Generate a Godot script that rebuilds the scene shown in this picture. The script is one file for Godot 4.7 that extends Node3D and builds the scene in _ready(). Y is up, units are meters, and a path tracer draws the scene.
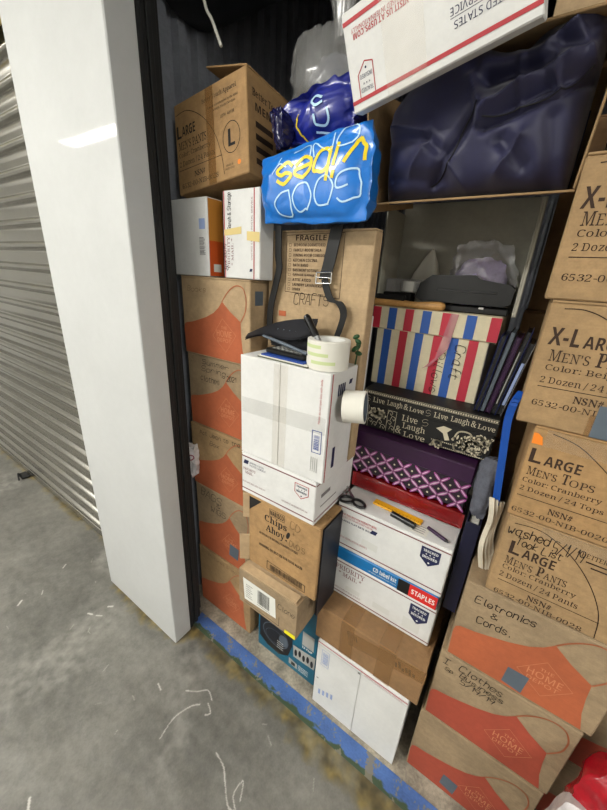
extends Node3D
# Storage unit doorway: stacks of cartons, mailing boxes and bags behind a white door post, metres, y up.

var M := {}          # materials by name
var FONT := {}
var taken := {}
var CARD := {}       # cardboard tones
var GLYPH := {
	"A": "00 26 40;12 32", "B": "00 06 26 35 34 23 03;23 32 31 20 00", "C": "45 36 16 05 01 10 30 41", "D": "00 06 26 44 42 20 00",
	"E": "46 06 00 40;03 33", "F": "46 06 00;03 33", "G": "45 36 16 05 01 10 30 41 43 23", "I": "20 26;06 46;00 40", "J": "46 41 30 10 01", "K": "06 00;46 03 40", "L": "06 00 40",
	"N": "00 06 40 46", "O": "16 04 02 10 30 42 44 36 16", "P": "00 06 36 45 44 33 03", "R": "00 06 36 45 44 33 03;23 40", "S": "45 36 16 05 04 13 33 42 41 30 10 01",
	"T": "06 46;26 20", "U": "06 01 10 30 41 46", "V": "06 20 46", "W": "06 10 23 30 46", "Y": "06 23 46;23 20",
	"a": "34 14 03 01 10 30;34 30 40", "b": "06 00;03 14 24 33 31 20 10 01", "c": "33 24 14 03 01 10 20 31", "d": "36 30;33 24 14 03 01 10 20 31",
	"e": "02 32 33 24 14 03 01 10 20 31", "f": "36 26 15 10;03 33", "g": "33 24 14 03 01 10 30;34 3b 2a 0b", "h": "06 00;03 14 24 33 30", "i": "14 10;15 16",
	"k": "06 00;34 02 30", "l": "16 11 20", "m": "00 04;03 14 23 20;23 34 43 40", "n": "00 04;03 14 24 33 30", "o": "14 03 01 10 20 31 33 24 14", "p": "0a 04;03 14 24 33 31 20 10 01",
	"r": "00 04;02 14 24 33", "s": "33 24 14 03 12 22 31 20 10 01", "t": "15 11 20 30;04 34", "u": "04 01 10 20 31;34 30", "v": "04 10 34", "w": "04 10 22 30 44",
	"x": "00 34;04 30", "y": "04 10 20;34 2a 0a", "0": "16 04 02 10 30 42 44 36 16", "1": "14 26 20", "2": "05 16 36 45 44 00 40", "5": "46 06 03 33 42 41 30 00",
	"9": "44 33 13 04 05 16 36 45 44 30", "/": "00 46", "&": "40 05 16 25 02 01 10 20 42", "+": "03 43;25 21", ".": "10 11", "'": "16 15"}

# ---------------------------------------------------------------- naming
func numbered(called: String) -> String:
	if not taken.has(called):
		taken[called] = 0
		return called
	taken[called] += 1
	return "%s_%03d" % [called, taken[called]]

func tag(o: Node, label: String, category: String, group := "") -> void:
	o.set_meta("label", label)
	o.set_meta("category", category)
	if group != "":
		o.set_meta("group", group)

func thing(called: String, label: String, category: String, at := Vector3.ZERO, group := "") -> Node3D:
	var o := Node3D.new()
	o.name = numbered(called)
	add_child(o)
	o.position = at
	tag(o, label, category, group)
	return o

func begin() -> SurfaceTool:
	var st := SurfaceTool.new()
	st.begin(Mesh.PRIMITIVE_TRIANGLES)
	return st

func part(called: String, st: SurfaceTool, m: Material, parent: Node3D) -> MeshInstance3D:
	var o := MeshInstance3D.new()
	o.name = called
	o.mesh = st.commit()
	o.material_override = m
	parent.add_child(o, true)
	return o

func struct(called: String, st: SurfaceTool, m: Material, label: String) -> MeshInstance3D:
	var o := MeshInstance3D.new()
	o.name = numbered(called)
	o.mesh = st.commit()
	o.material_override = m
	add_child(o)
	o.set_meta("kind", "structure")
	o.set_meta("label", label)
	return o

# ---------------------------------------------------------------- shapes
func tri(st: SurfaceTool, a: Vector3, b: Vector3, c: Vector3, n: Vector3) -> void:
	st.set_normal(n)
	st.set_uv(Vector2.ZERO)
	st.add_vertex(a)
	if (b - a).cross(c - a).dot(n) > 0:
		st.add_vertex(c)
		st.add_vertex(b)
	else:
		st.add_vertex(b)
		st.add_vertex(c)

func quad(st: SurfaceTool, a: Vector3, b: Vector3, c: Vector3, d: Vector3, out: Vector3) -> void:
	var n := (c - a).cross(d - b).normalized()
	if n.dot(out) < 0:
		n = -n
	tri(st, a, b, c, n)
	tri(st, a, c, d, n)

# chamfered box from p0 to p1 through xf
func bx(st: SurfaceTool, p0: Vector3, p1: Vector3, b := 0.002, xf := Transform3D.IDENTITY) -> void:
	var c := (p0 + p1) * 0.5
	var h := (p1 - p0).abs() * 0.5
	b = minf(b, minf(h.x, minf(h.y, h.z)) * 0.49)
	var o := xf * c
	for ax in 3:
		for s in [-1.0, 1.0]:
			var pts := []
			for k in [[-1, -1], [1, -1], [1, 1], [-1, 1]]:
				var v := Vector3.ZERO
				v[ax] = s * h[ax]
				v[(ax + 1) % 3] = k[0] * (h[(ax + 1) % 3] - b)
				v[(ax + 2) % 3] = k[1] * (h[(ax + 2) % 3] - b)
				pts.append(xf * (c + v))
			quad(st, pts[0], pts[1], pts[2], pts[3], (pts[0] + pts[2]) * 0.5 - o)
	if b <= 0.00001:
		return
	for ax in 3:
		var i := (ax + 1) % 3
		var j := (ax + 2) % 3
		for s in [-1.0, 1.0]:
			for t in [-1.0, 1.0]:
				var pts := []
				for k in [[-1, 0], [1, 0], [1, 1], [-1, 1]]:
					var v := Vector3.ZERO
					v[ax] = k[0] * (h[ax] - b)
					v[i] = s * (h[i] - (b if k[1] == 0 else 0.0))
					v[j] = t * (h[j] - (0.0 if k[1] == 0 else b))
					pts.append(xf * (c + v))
				quad(st, pts[0], pts[1], pts[2], pts[3], (pts[0] + pts[2]) * 0.5 - o)
	for sx in [-1.0, 1.0]:
		for sy in [-1.0, 1.0]:
			for sz in [-1.0, 1.0]:
				var s := Vector3(sx, sy, sz)
				var a := xf * (c + s * Vector3(h.x, h.y - b, h.z - b))
				var e := xf * (c + s * Vector3(h.x - b, h.y, h.z - b))
				var f := xf * (c + s * Vector3(h.x - b, h.y - b, h.z))
				tri(st, a, e, f, ((a + e + f) / 3.0 - o).normalized())

func box_mesh(p0: Vector3, p1: Vector3, b := 0.002, xf := Transform3D.IDENTITY) -> SurfaceTool:
	var st := begin()
	bx(st, p0, p1, b, xf)
	return st

# smooth grid surface, f(u, v) with u, v in 0..1
func surf(st: SurfaceTool, nu: int, nv: int, f: Callable, flip := false) -> void:
	var pos := []
	for i in nu + 1:
		var row := PackedVector3Array()
		for j in nv + 1:
			row.append(f.call(float(i) / nu, float(j) / nv))
		pos.append(row)
	var nor := []
	for i in nu + 1:
		var row := PackedVector3Array()
		for j in nv + 1:
			var du: Vector3 = pos[mini(i + 1, nu)][j] - pos[maxi(i - 1, 0)][j]
			var dv: Vector3 = pos[i][mini(j + 1, nv)] - pos[i][maxi(j - 1, 0)]
			var n := du.cross(dv)
			if n.length() < 1e-12:
				n = Vector3(0, 0, 1)
			row.append(-n.normalized() if flip else n.normalized())
		nor.append(row)
	for i in nu:
		for j in nv:
			var q := [[i, j], [i + 1, j], [i + 1, j + 1], [i, j], [i + 1, j + 1], [i, j + 1]]
			if not flip:
				q = [[i, j], [i + 1, j + 1], [i + 1, j], [i, j], [i, j + 1], [i + 1, j + 1]]
			for k in q:
				st.set_normal(nor[k[0]][k[1]])
				st.set_uv(Vector2(float(k[0]) / nu, float(k[1]) / nv))
				st.add_vertex(pos[k[0]][k[1]])

func cap(st: SurfaceTool, c: Vector3, ring: Array, n: Vector3) -> void:
	for i in ring.size():
		tri(st, c, ring[i], ring[(i + 1) % ring.size()], n)

# tube through points with a radius (float or Array)
func tube(st: SurfaceTool, pts: Array, r, sides := 10) -> void:
	var fr := []
	var up := Vector3(0, 1, 0)
	for i in pts.size():
		var t: Vector3 = (pts[mini(i + 1, pts.size() - 1)] - pts[maxi(i - 1, 0)]).normalized()
		if absf(t.dot(up)) > 0.95:
			up = Vector3(1, 0, 0)
		var x := up.cross(t).normalized()
		var y := t.cross(x).normalized()
		up = y
		fr.append([x, y, t])
	var ring := func(i: int) -> Array:
		var a := []
		var rr: float = r[i] if r is Array else r
		for k in sides:
			var w := TAU * k / sides
			a.append(pts[i] + fr[i][0] * cos(w) * rr + fr[i][1] * sin(w) * rr)
		return a
	surf(st, pts.size() - 1, sides, func(u: float, v: float) -> Vector3:
		var i := roundi(u * (pts.size() - 1))
		var rr: float = r[i] if r is Array else r
		return pts[i] + fr[i][0] * cos(TAU * v) * rr + fr[i][1] * sin(TAU * v) * rr, true)
	cap(st, pts[0], ring.call(0), -fr[0][2])
	cap(st, pts[-1], ring.call(pts.size() - 1), fr[-1][2])

# flat strap of given width and thickness through points, width along side
func strap(st: SurfaceTool, pts: Array, width, thick: float, side: Array) -> void:
	for i in pts.size() - 1:
		var w0: float = width[i] if width is Array else width
		var w1: float = width[i + 1] if width is Array else width
		var s0: Vector3 = side[i if side.size() > 1 else 0].normalized() * w0 * 0.5
		var s1: Vector3 = side[i + 1 if side.size() > 1 else 0].normalized() * w1 * 0.5
		var t: Vector3 = (pts[i + 1] - pts[i]).normalized()
		var n0 := s0.cross(t).normalized() * thick * 0.5
		var a: Vector3 = pts[i]
		var b: Vector3 = pts[i + 1]
		quad(st, a - s0 + n0, a + s0 + n0, b + s1 + n0, b - s1 + n0, n0)
		quad(st, a - s0 - n0, a + s0 - n0, b + s1 - n0, b - s1 - n0, -n0)
		quad(st, a + s0 + n0, a + s0 - n0, b + s1 - n0, b + s1 + n0, s0)
		quad(st, a - s0 + n0, a - s0 - n0, b - s1 - n0, b - s1 + n0, -s0)

func lathe(st: SurfaceTool, prof: Array, xf: Transform3D, sides := 28) -> void:
	for i in prof.size() - 1:
		var a: Vector2 = prof[i]
		var b: Vector2 = prof[i + 1]
		surf(st, 1, sides, func(u: float, v: float) -> Vector3:
			var p := a.lerp(b, u)
			return xf * Vector3(p.x * cos(TAU * v), p.y, p.x * sin(TAU * v)), false)

func smooth(pts: Array, n := 6) -> Array:
	var out := []
	for i in pts.size() - 1:
		for k in n:
			var p0 = pts[maxi(i - 1, 0)]
			var p3 = pts[mini(i + 2, pts.size() - 1)]
			out.append(pts[i].cubic_interpolate(pts[i + 1], p0, p3, float(k) / n))
	out.append(pts[-1])
	return out

# ---------------------------------------------------------------- print on box faces: local face frame, u right, v up from the lower left corner
func face(o: Node3D, side := "front", layer := 0) -> Transform3D:
	var s: Vector3 = o.get_meta("size")
	var e := 0.0006 + 0.0004 * layer
	match side:
		"right":
			return Transform3D(Basis(Vector3(0, 0, -1), Vector3(0, 1, 0), Vector3(1, 0, 0)), Vector3(s.x / 2 + e, 0, s.z / 2))
		"top":
			return Transform3D(Basis(Vector3(1, 0, 0), Vector3(0, 0, -1), Vector3(0, 1, 0)), Vector3(-s.x / 2, s.y + e, s.z / 2))
	return Transform3D(Basis.IDENTITY, Vector3(-s.x / 2, 0, s.z / 2 + e))

func ink(o: Node3D, called: String, m: String, side := "front", layer := 0) -> Dictionary:
	return {"st": begin(), "xf": face(o, side, layer), "called": called, "m": M[m], "o": o}

func done(k: Dictionary, under: Node3D = null) -> MeshInstance3D:
	return part(k.called, k.st, k.m, under if under else k.o)

func p_tri(k: Dictionary, a: Vector2, b: Vector2, c: Vector2) -> void:
	var x: Transform3D = k.xf
	tri(k.st, x * Vector3(a.x, a.y, 0), x * Vector3(b.x, b.y, 0), x * Vector3(c.x, c.y, 0), x.basis.z)

func p_poly(k: Dictionary, pts: Array) -> void:
	var pk := PackedVector2Array(pts)
	var ix := Geometry2D.triangulate_polygon(pk)
	for i in range(0, ix.size(), 3):
		p_tri(k, pk[ix[i]], pk[ix[i + 1]], pk[ix[i + 2]])

func p_rect(k: Dictionary, x: float, y: float, w: float, h: float, rot := 0.0) -> void:
	var r := func(a: float, b: float) -> Vector2: return Vector2(x, y) + Vector2(a, b).rotated(rot)
	p_tri(k, r.call(0, 0), r.call(w, 0), r.call(w, h))
	p_tri(k, r.call(0, 0), r.call(w, h), r.call(0, h))

func p_line(k: Dictionary, pts: Array, w: float) -> void:
	for i in pts.size() - 1:
		var a: Vector2 = pts[i]
		var b: Vector2 = pts[i + 1]
		if a.distance_to(b) < 1e-6:
			continue
		var t := (b - a).normalized()
		var n := t.orthogonal() * w * 0.5
		var e := t * w * 0.25
		p_tri(k, a - e + n, a - e - n, b + e - n)
		p_tri(k, a - e + n, b + e - n, b + e + n)

func p_ring(k: Dictionary, c: Vector2, rx: float, ry: float, w: float, rot := 0.0, n := 28) -> void:
	var pts := []
	for i in n + 1:
		var a := TAU * i / n
		pts.append(c + Vector2(cos(a) * rx, sin(a) * ry).rotated(rot))
	p_line(k, pts, w)

func p_ellipse(k: Dictionary, c: Vector2, rx: float, ry: float, rot := 0.0, n := 12) -> void:
	for i in n:
		var a := TAU * i / n
		var b := TAU * (i + 1) / n
		p_tri(k, c, c + Vector2(cos(a) * rx, sin(a) * ry).rotated(rot), c + Vector2(cos(b) * rx, sin(b) * ry).rotated(rot))

# lettering stretched into the rectangle x, y, w, h (w 0 keeps the font's own width), turned by rot about its lower left corner
func p_text(k: Dictionary, s: String, x: float, y: float, w: float, h: float, font := "sans", rot := 0.0) -> void:
	var tm := TextMesh.new()
	tm.text = s
	tm.font = FONT[font]
	tm.font_size = 24
	tm.pixel_size = 0.01
	tm.depth = 0.0
	tm.curve_step = 1.5
	var arr := tm.get_mesh_arrays()
	var vs: PackedVector3Array = arr[Mesh.ARRAY_VERTEX]
	if vs.is_empty():
		return
	var ix = arr[Mesh.ARRAY_INDEX]
	var ab := AABB(vs[0], Vector3.ZERO)
	for v in vs:
		ab = ab.expand(v)
	var sy := h / ab.size.y
	var sx := sy if w <= 0 else w / ab.size.x
	var q := func(i: int) -> Vector2:
		return Vector2(x, y) + Vector2((vs[i].x - ab.position.x) * sx, (vs[i].y - ab.position.y) * sy).rotated(rot)
	if ix == null or ix.size() == 0:
		for i in range(0, vs.size(), 3):
			p_tri(k, q.call(i), q.call(i + 1), q.call(i + 2))
	else:
		for i in range(0, ix.size(), 3):
			p_tri(k, q.call(ix[i]), q.call(ix[i + 1]), q.call(ix[i + 2]))

# pen strokes of a hand-written line: array of polylines, cap height h, from the origin
func strokes(s: String, h: float, slant := 0.15, gap := 1.2, sd := 1) -> Array:
	var rng := RandomNumberGenerator.new()
	rng.seed = sd
	var out := []
	var x := 0.0
	var g := h / 6.0
	for ch in s:
		if ch == " ":
			x += 3.0
			continue
		var wide := 0.0
		if GLYPH.has(ch):
			var jy := rng.randf_range(-0.35, 0.35)
			for line in GLYPH[ch].split(";"):
				var pl := []
				for pr in line.split(" "):
					var px := float(pr[0])
					var py: float = -2.0 if pr[1] == "a" else (-1.0 if pr[1] == "b" else float(pr[1]))
					wide = maxf(wide, px)
					px += rng.randf_range(-0.2, 0.2)
					py += rng.randf_range(-0.25, 0.25) + jy
					pl.append(Vector2((x + px + py * slant) * g, py * g))
				out.append(pl)
		x += wide + gap
	return out

func p_hand(k: Dictionary, s: String, x: float, y: float, h: float, wd := 0.0016, rot := 0.0, width := 0.0, sd := 1) -> void:
	var ss := strokes(s, h, 0.15, 1.2, sd)
	var mx := 0.0001
	for pl in ss:
		for p in pl:
			mx = maxf(mx, p.x)
	var sx := 1.0 if width <= 0 else width / mx
	for pl in ss:
		var q := []
		for p in pl:
			q.append(Vector2(x, y) + Vector2(p.x * sx, p.y).rotated(rot))
		p_line(k, smooth(q, 3) if q.size() > 2 else q, wd)

func p_barcode(k: Dictionary, x: float, y: float, w: float, h: float, sd := 1, vertical := false) -> void:
	var rng := RandomNumberGenerator.new()
	rng.seed = sd
	var t := 0.0
	var span := h if vertical else w
	while t < span - 0.001:
		var b := minf(rng.randf_range(0.0006, 0.0022), span - t)
		if vertical:
			p_rect(k, x, y + t, w, b)
		else:
			p_rect(k, x + t, y, b, h)
		t += b + rng.randf_range(0.0007, 0.002)

# ---------------------------------------------------------------- materials
func std(key: String, c: Color, rough := 0.8, metal := 0.0) -> StandardMaterial3D:
	var m := StandardMaterial3D.new()
	m.albedo_color = c
	m.roughness = rough
	m.metallic = metal
	M[key] = m
	return m

func noise(freq: float, sd: int, oct := 3, ridged := false) -> FastNoiseLite:
	var n := FastNoiseLite.new()
	n.noise_type = FastNoiseLite.TYPE_SIMPLEX_SMOOTH
	n.seed = sd
	n.frequency = freq
	n.fractal_type = FastNoiseLite.FRACTAL_RIDGED if ridged else FastNoiseLite.FRACTAL_FBM
	n.fractal_octaves = oct
	return n

# faceted creases of crumpled film
func crinkle(freq: float, sd: int) -> FastNoiseLite:
	var n := FastNoiseLite.new()
	n.noise_type = FastNoiseLite.TYPE_CELLULAR
	n.cellular_return_type = FastNoiseLite.RETURN_DISTANCE2_SUB
	n.seed = sd
	n.frequency = freq
	n.fractal_type = FastNoiseLite.FRACTAL_NONE
	n.domain_warp_enabled = true
	n.domain_warp_amplitude = 0.5 / freq
	n.domain_warp_frequency = freq * 0.6
	n.domain_warp_fractal_type = FastNoiseLite.DOMAIN_WARP_FRACTAL_NONE
	return n

# grainy colour texture on a world-sized triplanar map
func grain(key: String, c: Color, rough: float, amount: float, sd: int, per_metre := 2.0, fibre := 0.5) -> StandardMaterial3D:
	var n := 256
	var a := noise(0.012, sd, 4).get_seamless_image(n, n)
	var b := noise(0.09, sd + 7, 2).get_seamless_image(n, n)
	var im := Image.create(n, n, false, Image.FORMAT_RGB8)
	var rng := RandomNumberGenerator.new()
	rng.seed = sd
	for y in n:
		var row := rng.randf_range(-1, 1) * 0.25 * fibre
		for x in n:
			var v := (a.get_pixel(x, y).r - 0.5) * 1.3 + (b.get_pixel(x, y).r - 0.5) * 0.7 + row + rng.randf_range(-0.2, 0.2)
			var g := 1.0 + v * amount
			im.set_pixel(x, y, Color(clampf(c.r * g, 0, 1), clampf(c.g * g, 0, 1), clampf(c.b * g, 0, 1)))
	var m := std(key, Color.WHITE, rough)
	m.albedo_texture = ImageTexture.create_from_image(im)
	m.uv1_triplanar = true
	m.uv1_scale = Vector3.ONE * per_metre
	return m

func bump_tex(freq: float, sd: int, strength: float, oct := 3) -> ImageTexture:
	var im := noise(freq, sd, oct).get_seamless_image(256, 256)
	im.convert(Image.FORMAT_RGBA8)
	im.bump_map_to_normal_map(strength)
	return ImageTexture.create_from_image(im)

func add_bump(m: StandardMaterial3D, t: Texture2D, s: float) -> void:
	m.normal_enabled = true
	m.normal_texture = t
	m.normal_scale = s

func make_materials() -> void:
	for f in [["sans", "Droid Sans", 400], ["bold", "Droid Sans", 700], ["serif", "Droid Serif", 400], ["serifbold", "Droid Serif", 700], ["mono", "Droid Sans Mono", 400]]:
		var sf := SystemFont.new()
		sf.font_names = PackedStringArray([f[1]])
		sf.font_weight = f[2]
		FONT[f[0]] = sf
	var it := SystemFont.new()
	it.font_names = PackedStringArray(["Droid Serif"])
	it.font_italic = true
	FONT["italic"] = it
	var fine := bump_tex(0.05, 5, 3.0)
	var wave := bump_tex(0.012, 9, 8.0, 2)
	for d in [["card", Color(0.60, 0.49, 0.345), 11], ["card_pale", Color(0.66, 0.565, 0.435), 12], ["card_brown", Color(0.53, 0.405, 0.27), 13], ["card_warm", Color(0.62, 0.49, 0.325), 14], ["card_grey", Color(0.57, 0.49, 0.38), 15]]:
		var m := grain(d[0], d[1], 0.85, 0.12, d[2])
		add_bump(m, fine, 0.25)
	var w := grain("white_card", Color(0.82, 0.82, 0.81), 0.55, 0.035, 21, 2.0, 0.2)
	add_bump(w, wave, 0.08)
	grain("cream_card", Color(0.86, 0.82, 0.70), 0.7, 0.05, 22)
	grain("black_card", Color(0.075, 0.07, 0.065), 0.6, 0.15, 23)
	grain("purple_card", Color(0.20, 0.07, 0.22), 0.5, 0.12, 24)
	grain("dark_purple", Color(0.14, 0.09, 0.15), 0.55, 0.1, 25)
	grain("grey_card", Color(0.64, 0.63, 0.58), 0.7, 0.06, 26)
	grain("blue_box", Color(0.06, 0.36, 0.46), 0.4, 0.1, 27)
	grain("white_paint", Color(0.725, 0.73, 0.725), 0.5, 0.02, 28, 1.0, 0.1)
	add_bump(M.white_paint, wave, 0.1)
	M.white_paint.metallic_specular = 0.15
	M.white_paint.clearcoat_enabled = true
	M.white_paint.clearcoat = 0.14
	M.white_paint.clearcoat_roughness = 0.04
	grain("grey_paint", Color(0.60, 0.61, 0.62), 0.35, 0.03, 29)
	var st := grain("slat_steel", Color(0.66, 0.65, 0.62), 0.22, 0.04, 30, 1.0, 0.4)
	st.metallic = 0.95
	grain("wall_metal", Color(0.46, 0.47, 0.50), 0.4, 0.12, 31)
	grain("jamb_steel", Color(0.24, 0.25, 0.26), 0.4, 0.2, 51)
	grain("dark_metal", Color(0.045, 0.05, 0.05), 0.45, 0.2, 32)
	grain("track_black", Color(0.06, 0.065, 0.065), 0.75, 0.2, 33)
	grain("door_grey", Color(0.63, 0.63, 0.61), 0.5, 0.05, 50)
	grain("ceiling_paint", Color(0.86, 0.86, 0.85), 0.8, 0.03, 34)
	grain("yellow_paint", Color(0.78, 0.72, 0.45), 0.6, 0.04, 35)
	grain("inner_floor", Color(0.55, 0.52, 0.46), 0.85, 0.3, 36, 3.0, 0.0)
	var cl := grain("navy_cloth", Color(0.105, 0.105, 0.24), 0.55, 0.12, 37, 6.0)
	cl.rim_enabled = true
	cl.rim = 0.3
	grain("grey_cloth", Color(0.35, 0.36, 0.40), 0.9, 0.2, 38, 6.0)
	grain("white_cloth", Color(0.80, 0.77, 0.70), 0.9, 0.08, 39, 6.0)
	grain("wood", Color(0.74, 0.56, 0.33), 0.5, 0.12, 40, 4.0, 2.0)
	grain("pouch_cloth", Color(0.045, 0.05, 0.085), 0.7, 0.25, 41, 8.0)
	std("ink_black", Color(0.10, 0.085, 0.07), 0.8)
	std("ink_brown", Color(0.20, 0.13, 0.08), 0.85)
	std("ink_faint", Color(0.42, 0.33, 0.22), 0.85)
	std("ink_pen", Color(0.14, 0.11, 0.09), 0.8)
	std("ink_grey", Color(0.45, 0.44, 0.44), 0.8)
	std("print_red", Color(0.66, 0.16, 0.19), 0.6)
	std("print_darkred", Color(0.42, 0.12, 0.16), 0.6)
	std("print_navy", Color(0.08, 0.11, 0.27), 0.6)
	std("print_blue", Color(0.14, 0.26, 0.55), 0.6)
	std("print_paleblue", Color(0.55, 0.62, 0.78), 0.6)
	std("print_white", Color(0.88, 0.88, 0.86), 0.6)
	std("print_cream", Color(0.80, 0.76, 0.66), 0.6)
	std("print_grey", Color(0.62, 0.62, 0.60), 0.6)
	std("print_faint", Color(0.79, 0.79, 0.77), 0.6)
	std("print_magenta", Color(0.60, 0.28, 0.53), 0.5)
	std("print_pink", Color(0.85, 0.72, 0.82), 0.5)
	std("print_lime", Color(0.74, 0.79, 0.58), 0.6)
	grain("apron_orange", Color(0.655, 0.345, 0.21), 0.8, 0.08, 42)
	grain("apron_red", Color(0.62, 0.27, 0.19), 0.8, 0.08, 43)
	std("apron_line", Color(0.66, 0.38, 0.25), 0.85)
	std("apron_pale", Color(0.76, 0.49, 0.34), 0.85)
	std("stripe_red", Color(0.74, 0.17, 0.25), 0.6)
	std("stripe_blue", Color(0.17, 0.35, 0.66), 0.6)
	std("kit_blue", Color(0.05, 0.42, 0.66), 0.4)
	std("kit_red", Color(0.80, 0.14, 0.12), 0.4)
	std("kit_black", Color(0.07, 0.07, 0.07), 0.4)
	std("orange_side", Color(0.80, 0.33, 0.10), 0.55)
	std("amber_side", Color(0.78, 0.52, 0.20), 0.55)
	std("duct_grey", Color(0.33, 0.37, 0.41), 0.5)
	std("masking", Color(0.82, 0.74, 0.50), 0.8)
	std("yellow_label", Color(0.90, 0.85, 0.12), 0.6)
	std("orange_label", Color(0.90, 0.50, 0.12), 0.6)
	std("label_white", Color(0.85, 0.85, 0.82), 0.5)
	std("black_plastic", Color(0.035, 0.035, 0.04), 0.32)
	std("black_rubber", Color(0.05, 0.05, 0.05), 0.7)
	std("webbing", Color(0.03, 0.03, 0.032), 0.6)
	std("steel", Color(0.75, 0.75, 0.74), 0.25, 1.0)
	std("silver", Color(0.68, 0.69, 0.70), 0.3, 0.7)
	std("book_blue", Color(0.15, 0.28, 0.58), 0.4)
	std("book_olive", Color(0.36, 0.37, 0.30), 0.6)
	std("paper", Color(0.84, 0.83, 0.79), 0.8)
	std("ruler_yellow", Color(0.90, 0.66, 0.10), 0.45)
	std("leaf_green", Color(0.10, 0.26, 0.11), 0.6)
	std("rod_blue", Color(0.06, 0.30, 0.66), 0.35)
	std("binder_navy", Color(0.075, 0.08, 0.19), 0.45)
	std("navy_black", Color(0.05, 0.055, 0.10), 0.5)
	std("cover_blue", Color(0.10, 0.14, 0.36), 0.3)
	std("cover_purple", Color(0.19, 0.08, 0.22), 0.3)
	std("cover_dark", Color(0.10, 0.10, 0.11), 0.25)
	std("tube", Color(1, 1, 1), 0.5)
	M.tube.emission_enabled = true
	M.tube.emission = Color(1.0, 0.99, 0.965)
	M.tube.emission_energy_multiplier = 6.0
	for a in [["tape_clear", Color(0.84, 0.78, 0.68, 0.08), 0.22], ["tape_brown", Color(0.58, 0.42, 0.24, 0.55), 0.15], ["tape_white", Color(0.76, 0.76, 0.74, 0.13), 0.15], ["clear_plastic", Color(0.85, 0.85, 0.87, 0.26), 0.08], ["clear_bag", Color(0.75, 0.75, 0.74, 0.30), 0.18], ["red_film", Color(0.52, 0.08, 0.09, 0.9), 0.2], ["pink_film", Color(0.78, 0.50, 0.55, 0.55), 0.12]]:
		var m := std(a[0], a[1], a[2])
		m.transparency = BaseMaterial3D.TRANSPARENCY_ALPHA
	var bb := grain("bag_blue", Color(0.10, 0.45, 0.80), 0.28, 0.06, 44, 3.0, 0.0)
	bb.clearcoat_enabled = true
	bb.clearcoat = 0.5
	bb.clearcoat_roughness = 0.15
	var db := grain("bag_royal", Color(0.07, 0.13, 0.55), 0.2, 0.15, 45, 3.0, 0.0)
	db.clearcoat_enabled = true
	db.clearcoat = 0.7
	grain("bag_navy", Color(0.08, 0.08, 0.24), 0.25, 0.15, 46, 3.0, 0.0)
	grain("bag_lilac", Color(0.80, 0.75, 0.92), 0.4, 0.2, 47, 9.0, 0.0)
	grain("bag_red", Color(0.62, 0.06, 0.12), 0.2, 0.2, 48, 5.0, 0.0)
	grain("bag_pale", Color(0.80, 0.78, 0.78), 0.25, 0.15, 49, 5.0, 0.0)
	std("bag_yellow", Color(0.90, 0.80, 0.13), 0.35)
	std("bag_print", Color(0.72, 0.86, 0.95), 0.35)

# ---------------------------------------------------------------- boxes
func note_size(o: Node3D, s: Vector3) -> void:
	o.set_meta("size", s)

# closed carton: node at the centre of its base; parts body, top flaps, seam tape
func carton(called: String, label: String, category: String, x0: float, x1: float, y0: float, y1: float, zf: float, d: float, m: String, group := "", flaps := true, yaw := 0.0, tape := "") -> Node3D:
	var s := Vector3(x1 - x0, y1 - y0, d)
	var o := thing(called, label, category, Vector3((x0 + x1) / 2, y0, zf - d / 2), group)
	o.rotation_degrees.y = yaw
	note_size(o, s)
	var t := 0.004 if flaps else 0.0
	part("body", box_mesh(Vector3(-s.x / 2, 0, -d / 2), Vector3(s.x / 2, s.y - t, d / 2), 0.0025), M[m], o)
	if flaps:
		part("flap", box_mesh(Vector3(-s.x / 2 + 0.001, s.y - t, 0.001), Vector3(s.x / 2 - 0.001, s.y, d / 2 + 0.0008), 0.0015), M[m], o)
		part("flap", box_mesh(Vector3(-s.x / 2 + 0.001, s.y - t, -d / 2), Vector3(s.x / 2 - 0.001, s.y, -0.001), 0.0015), M[m], o)
	if tape != "":
		part("seam_tape", box_mesh(Vector3(-s.x / 2, s.y + 0.0001, -0.025), Vector3(s.x / 2, s.y + 0.0005, 0.025), 0.0), M[tape], o)
	return o

const APRON := [Vector2(0.005, 0.004), Vector2(0.002, 0.085), Vector2(0.005, 0.1), Vector2(0.014, 0.107), Vector2(0.045, 0.113), Vector2(0.077, 0.123), Vector2(0.115, 0.136), Vector2(0.15, 0.153), Vector2(0.173, 0.171), Vector2(0.19, 0.192), Vector2(0.225, 0.163), Vector2(0.267, 0.137), Vector2(0.269, 0.095), Vector2(0.274, 0.05), Vector2(0.285, 0.004)]
const NECK := [Vector2(0.19, 0.191), Vector2(0.206, 0.212), Vector2(0.228, 0.232), Vector2(0.252, 0.243), Vector2(0.276, 0.238), Vector2(0.287, 0.219), Vector2(0.29, 0.198), Vector2(0.286, 0.168), Vector2(0.268, 0.137)]

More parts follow.
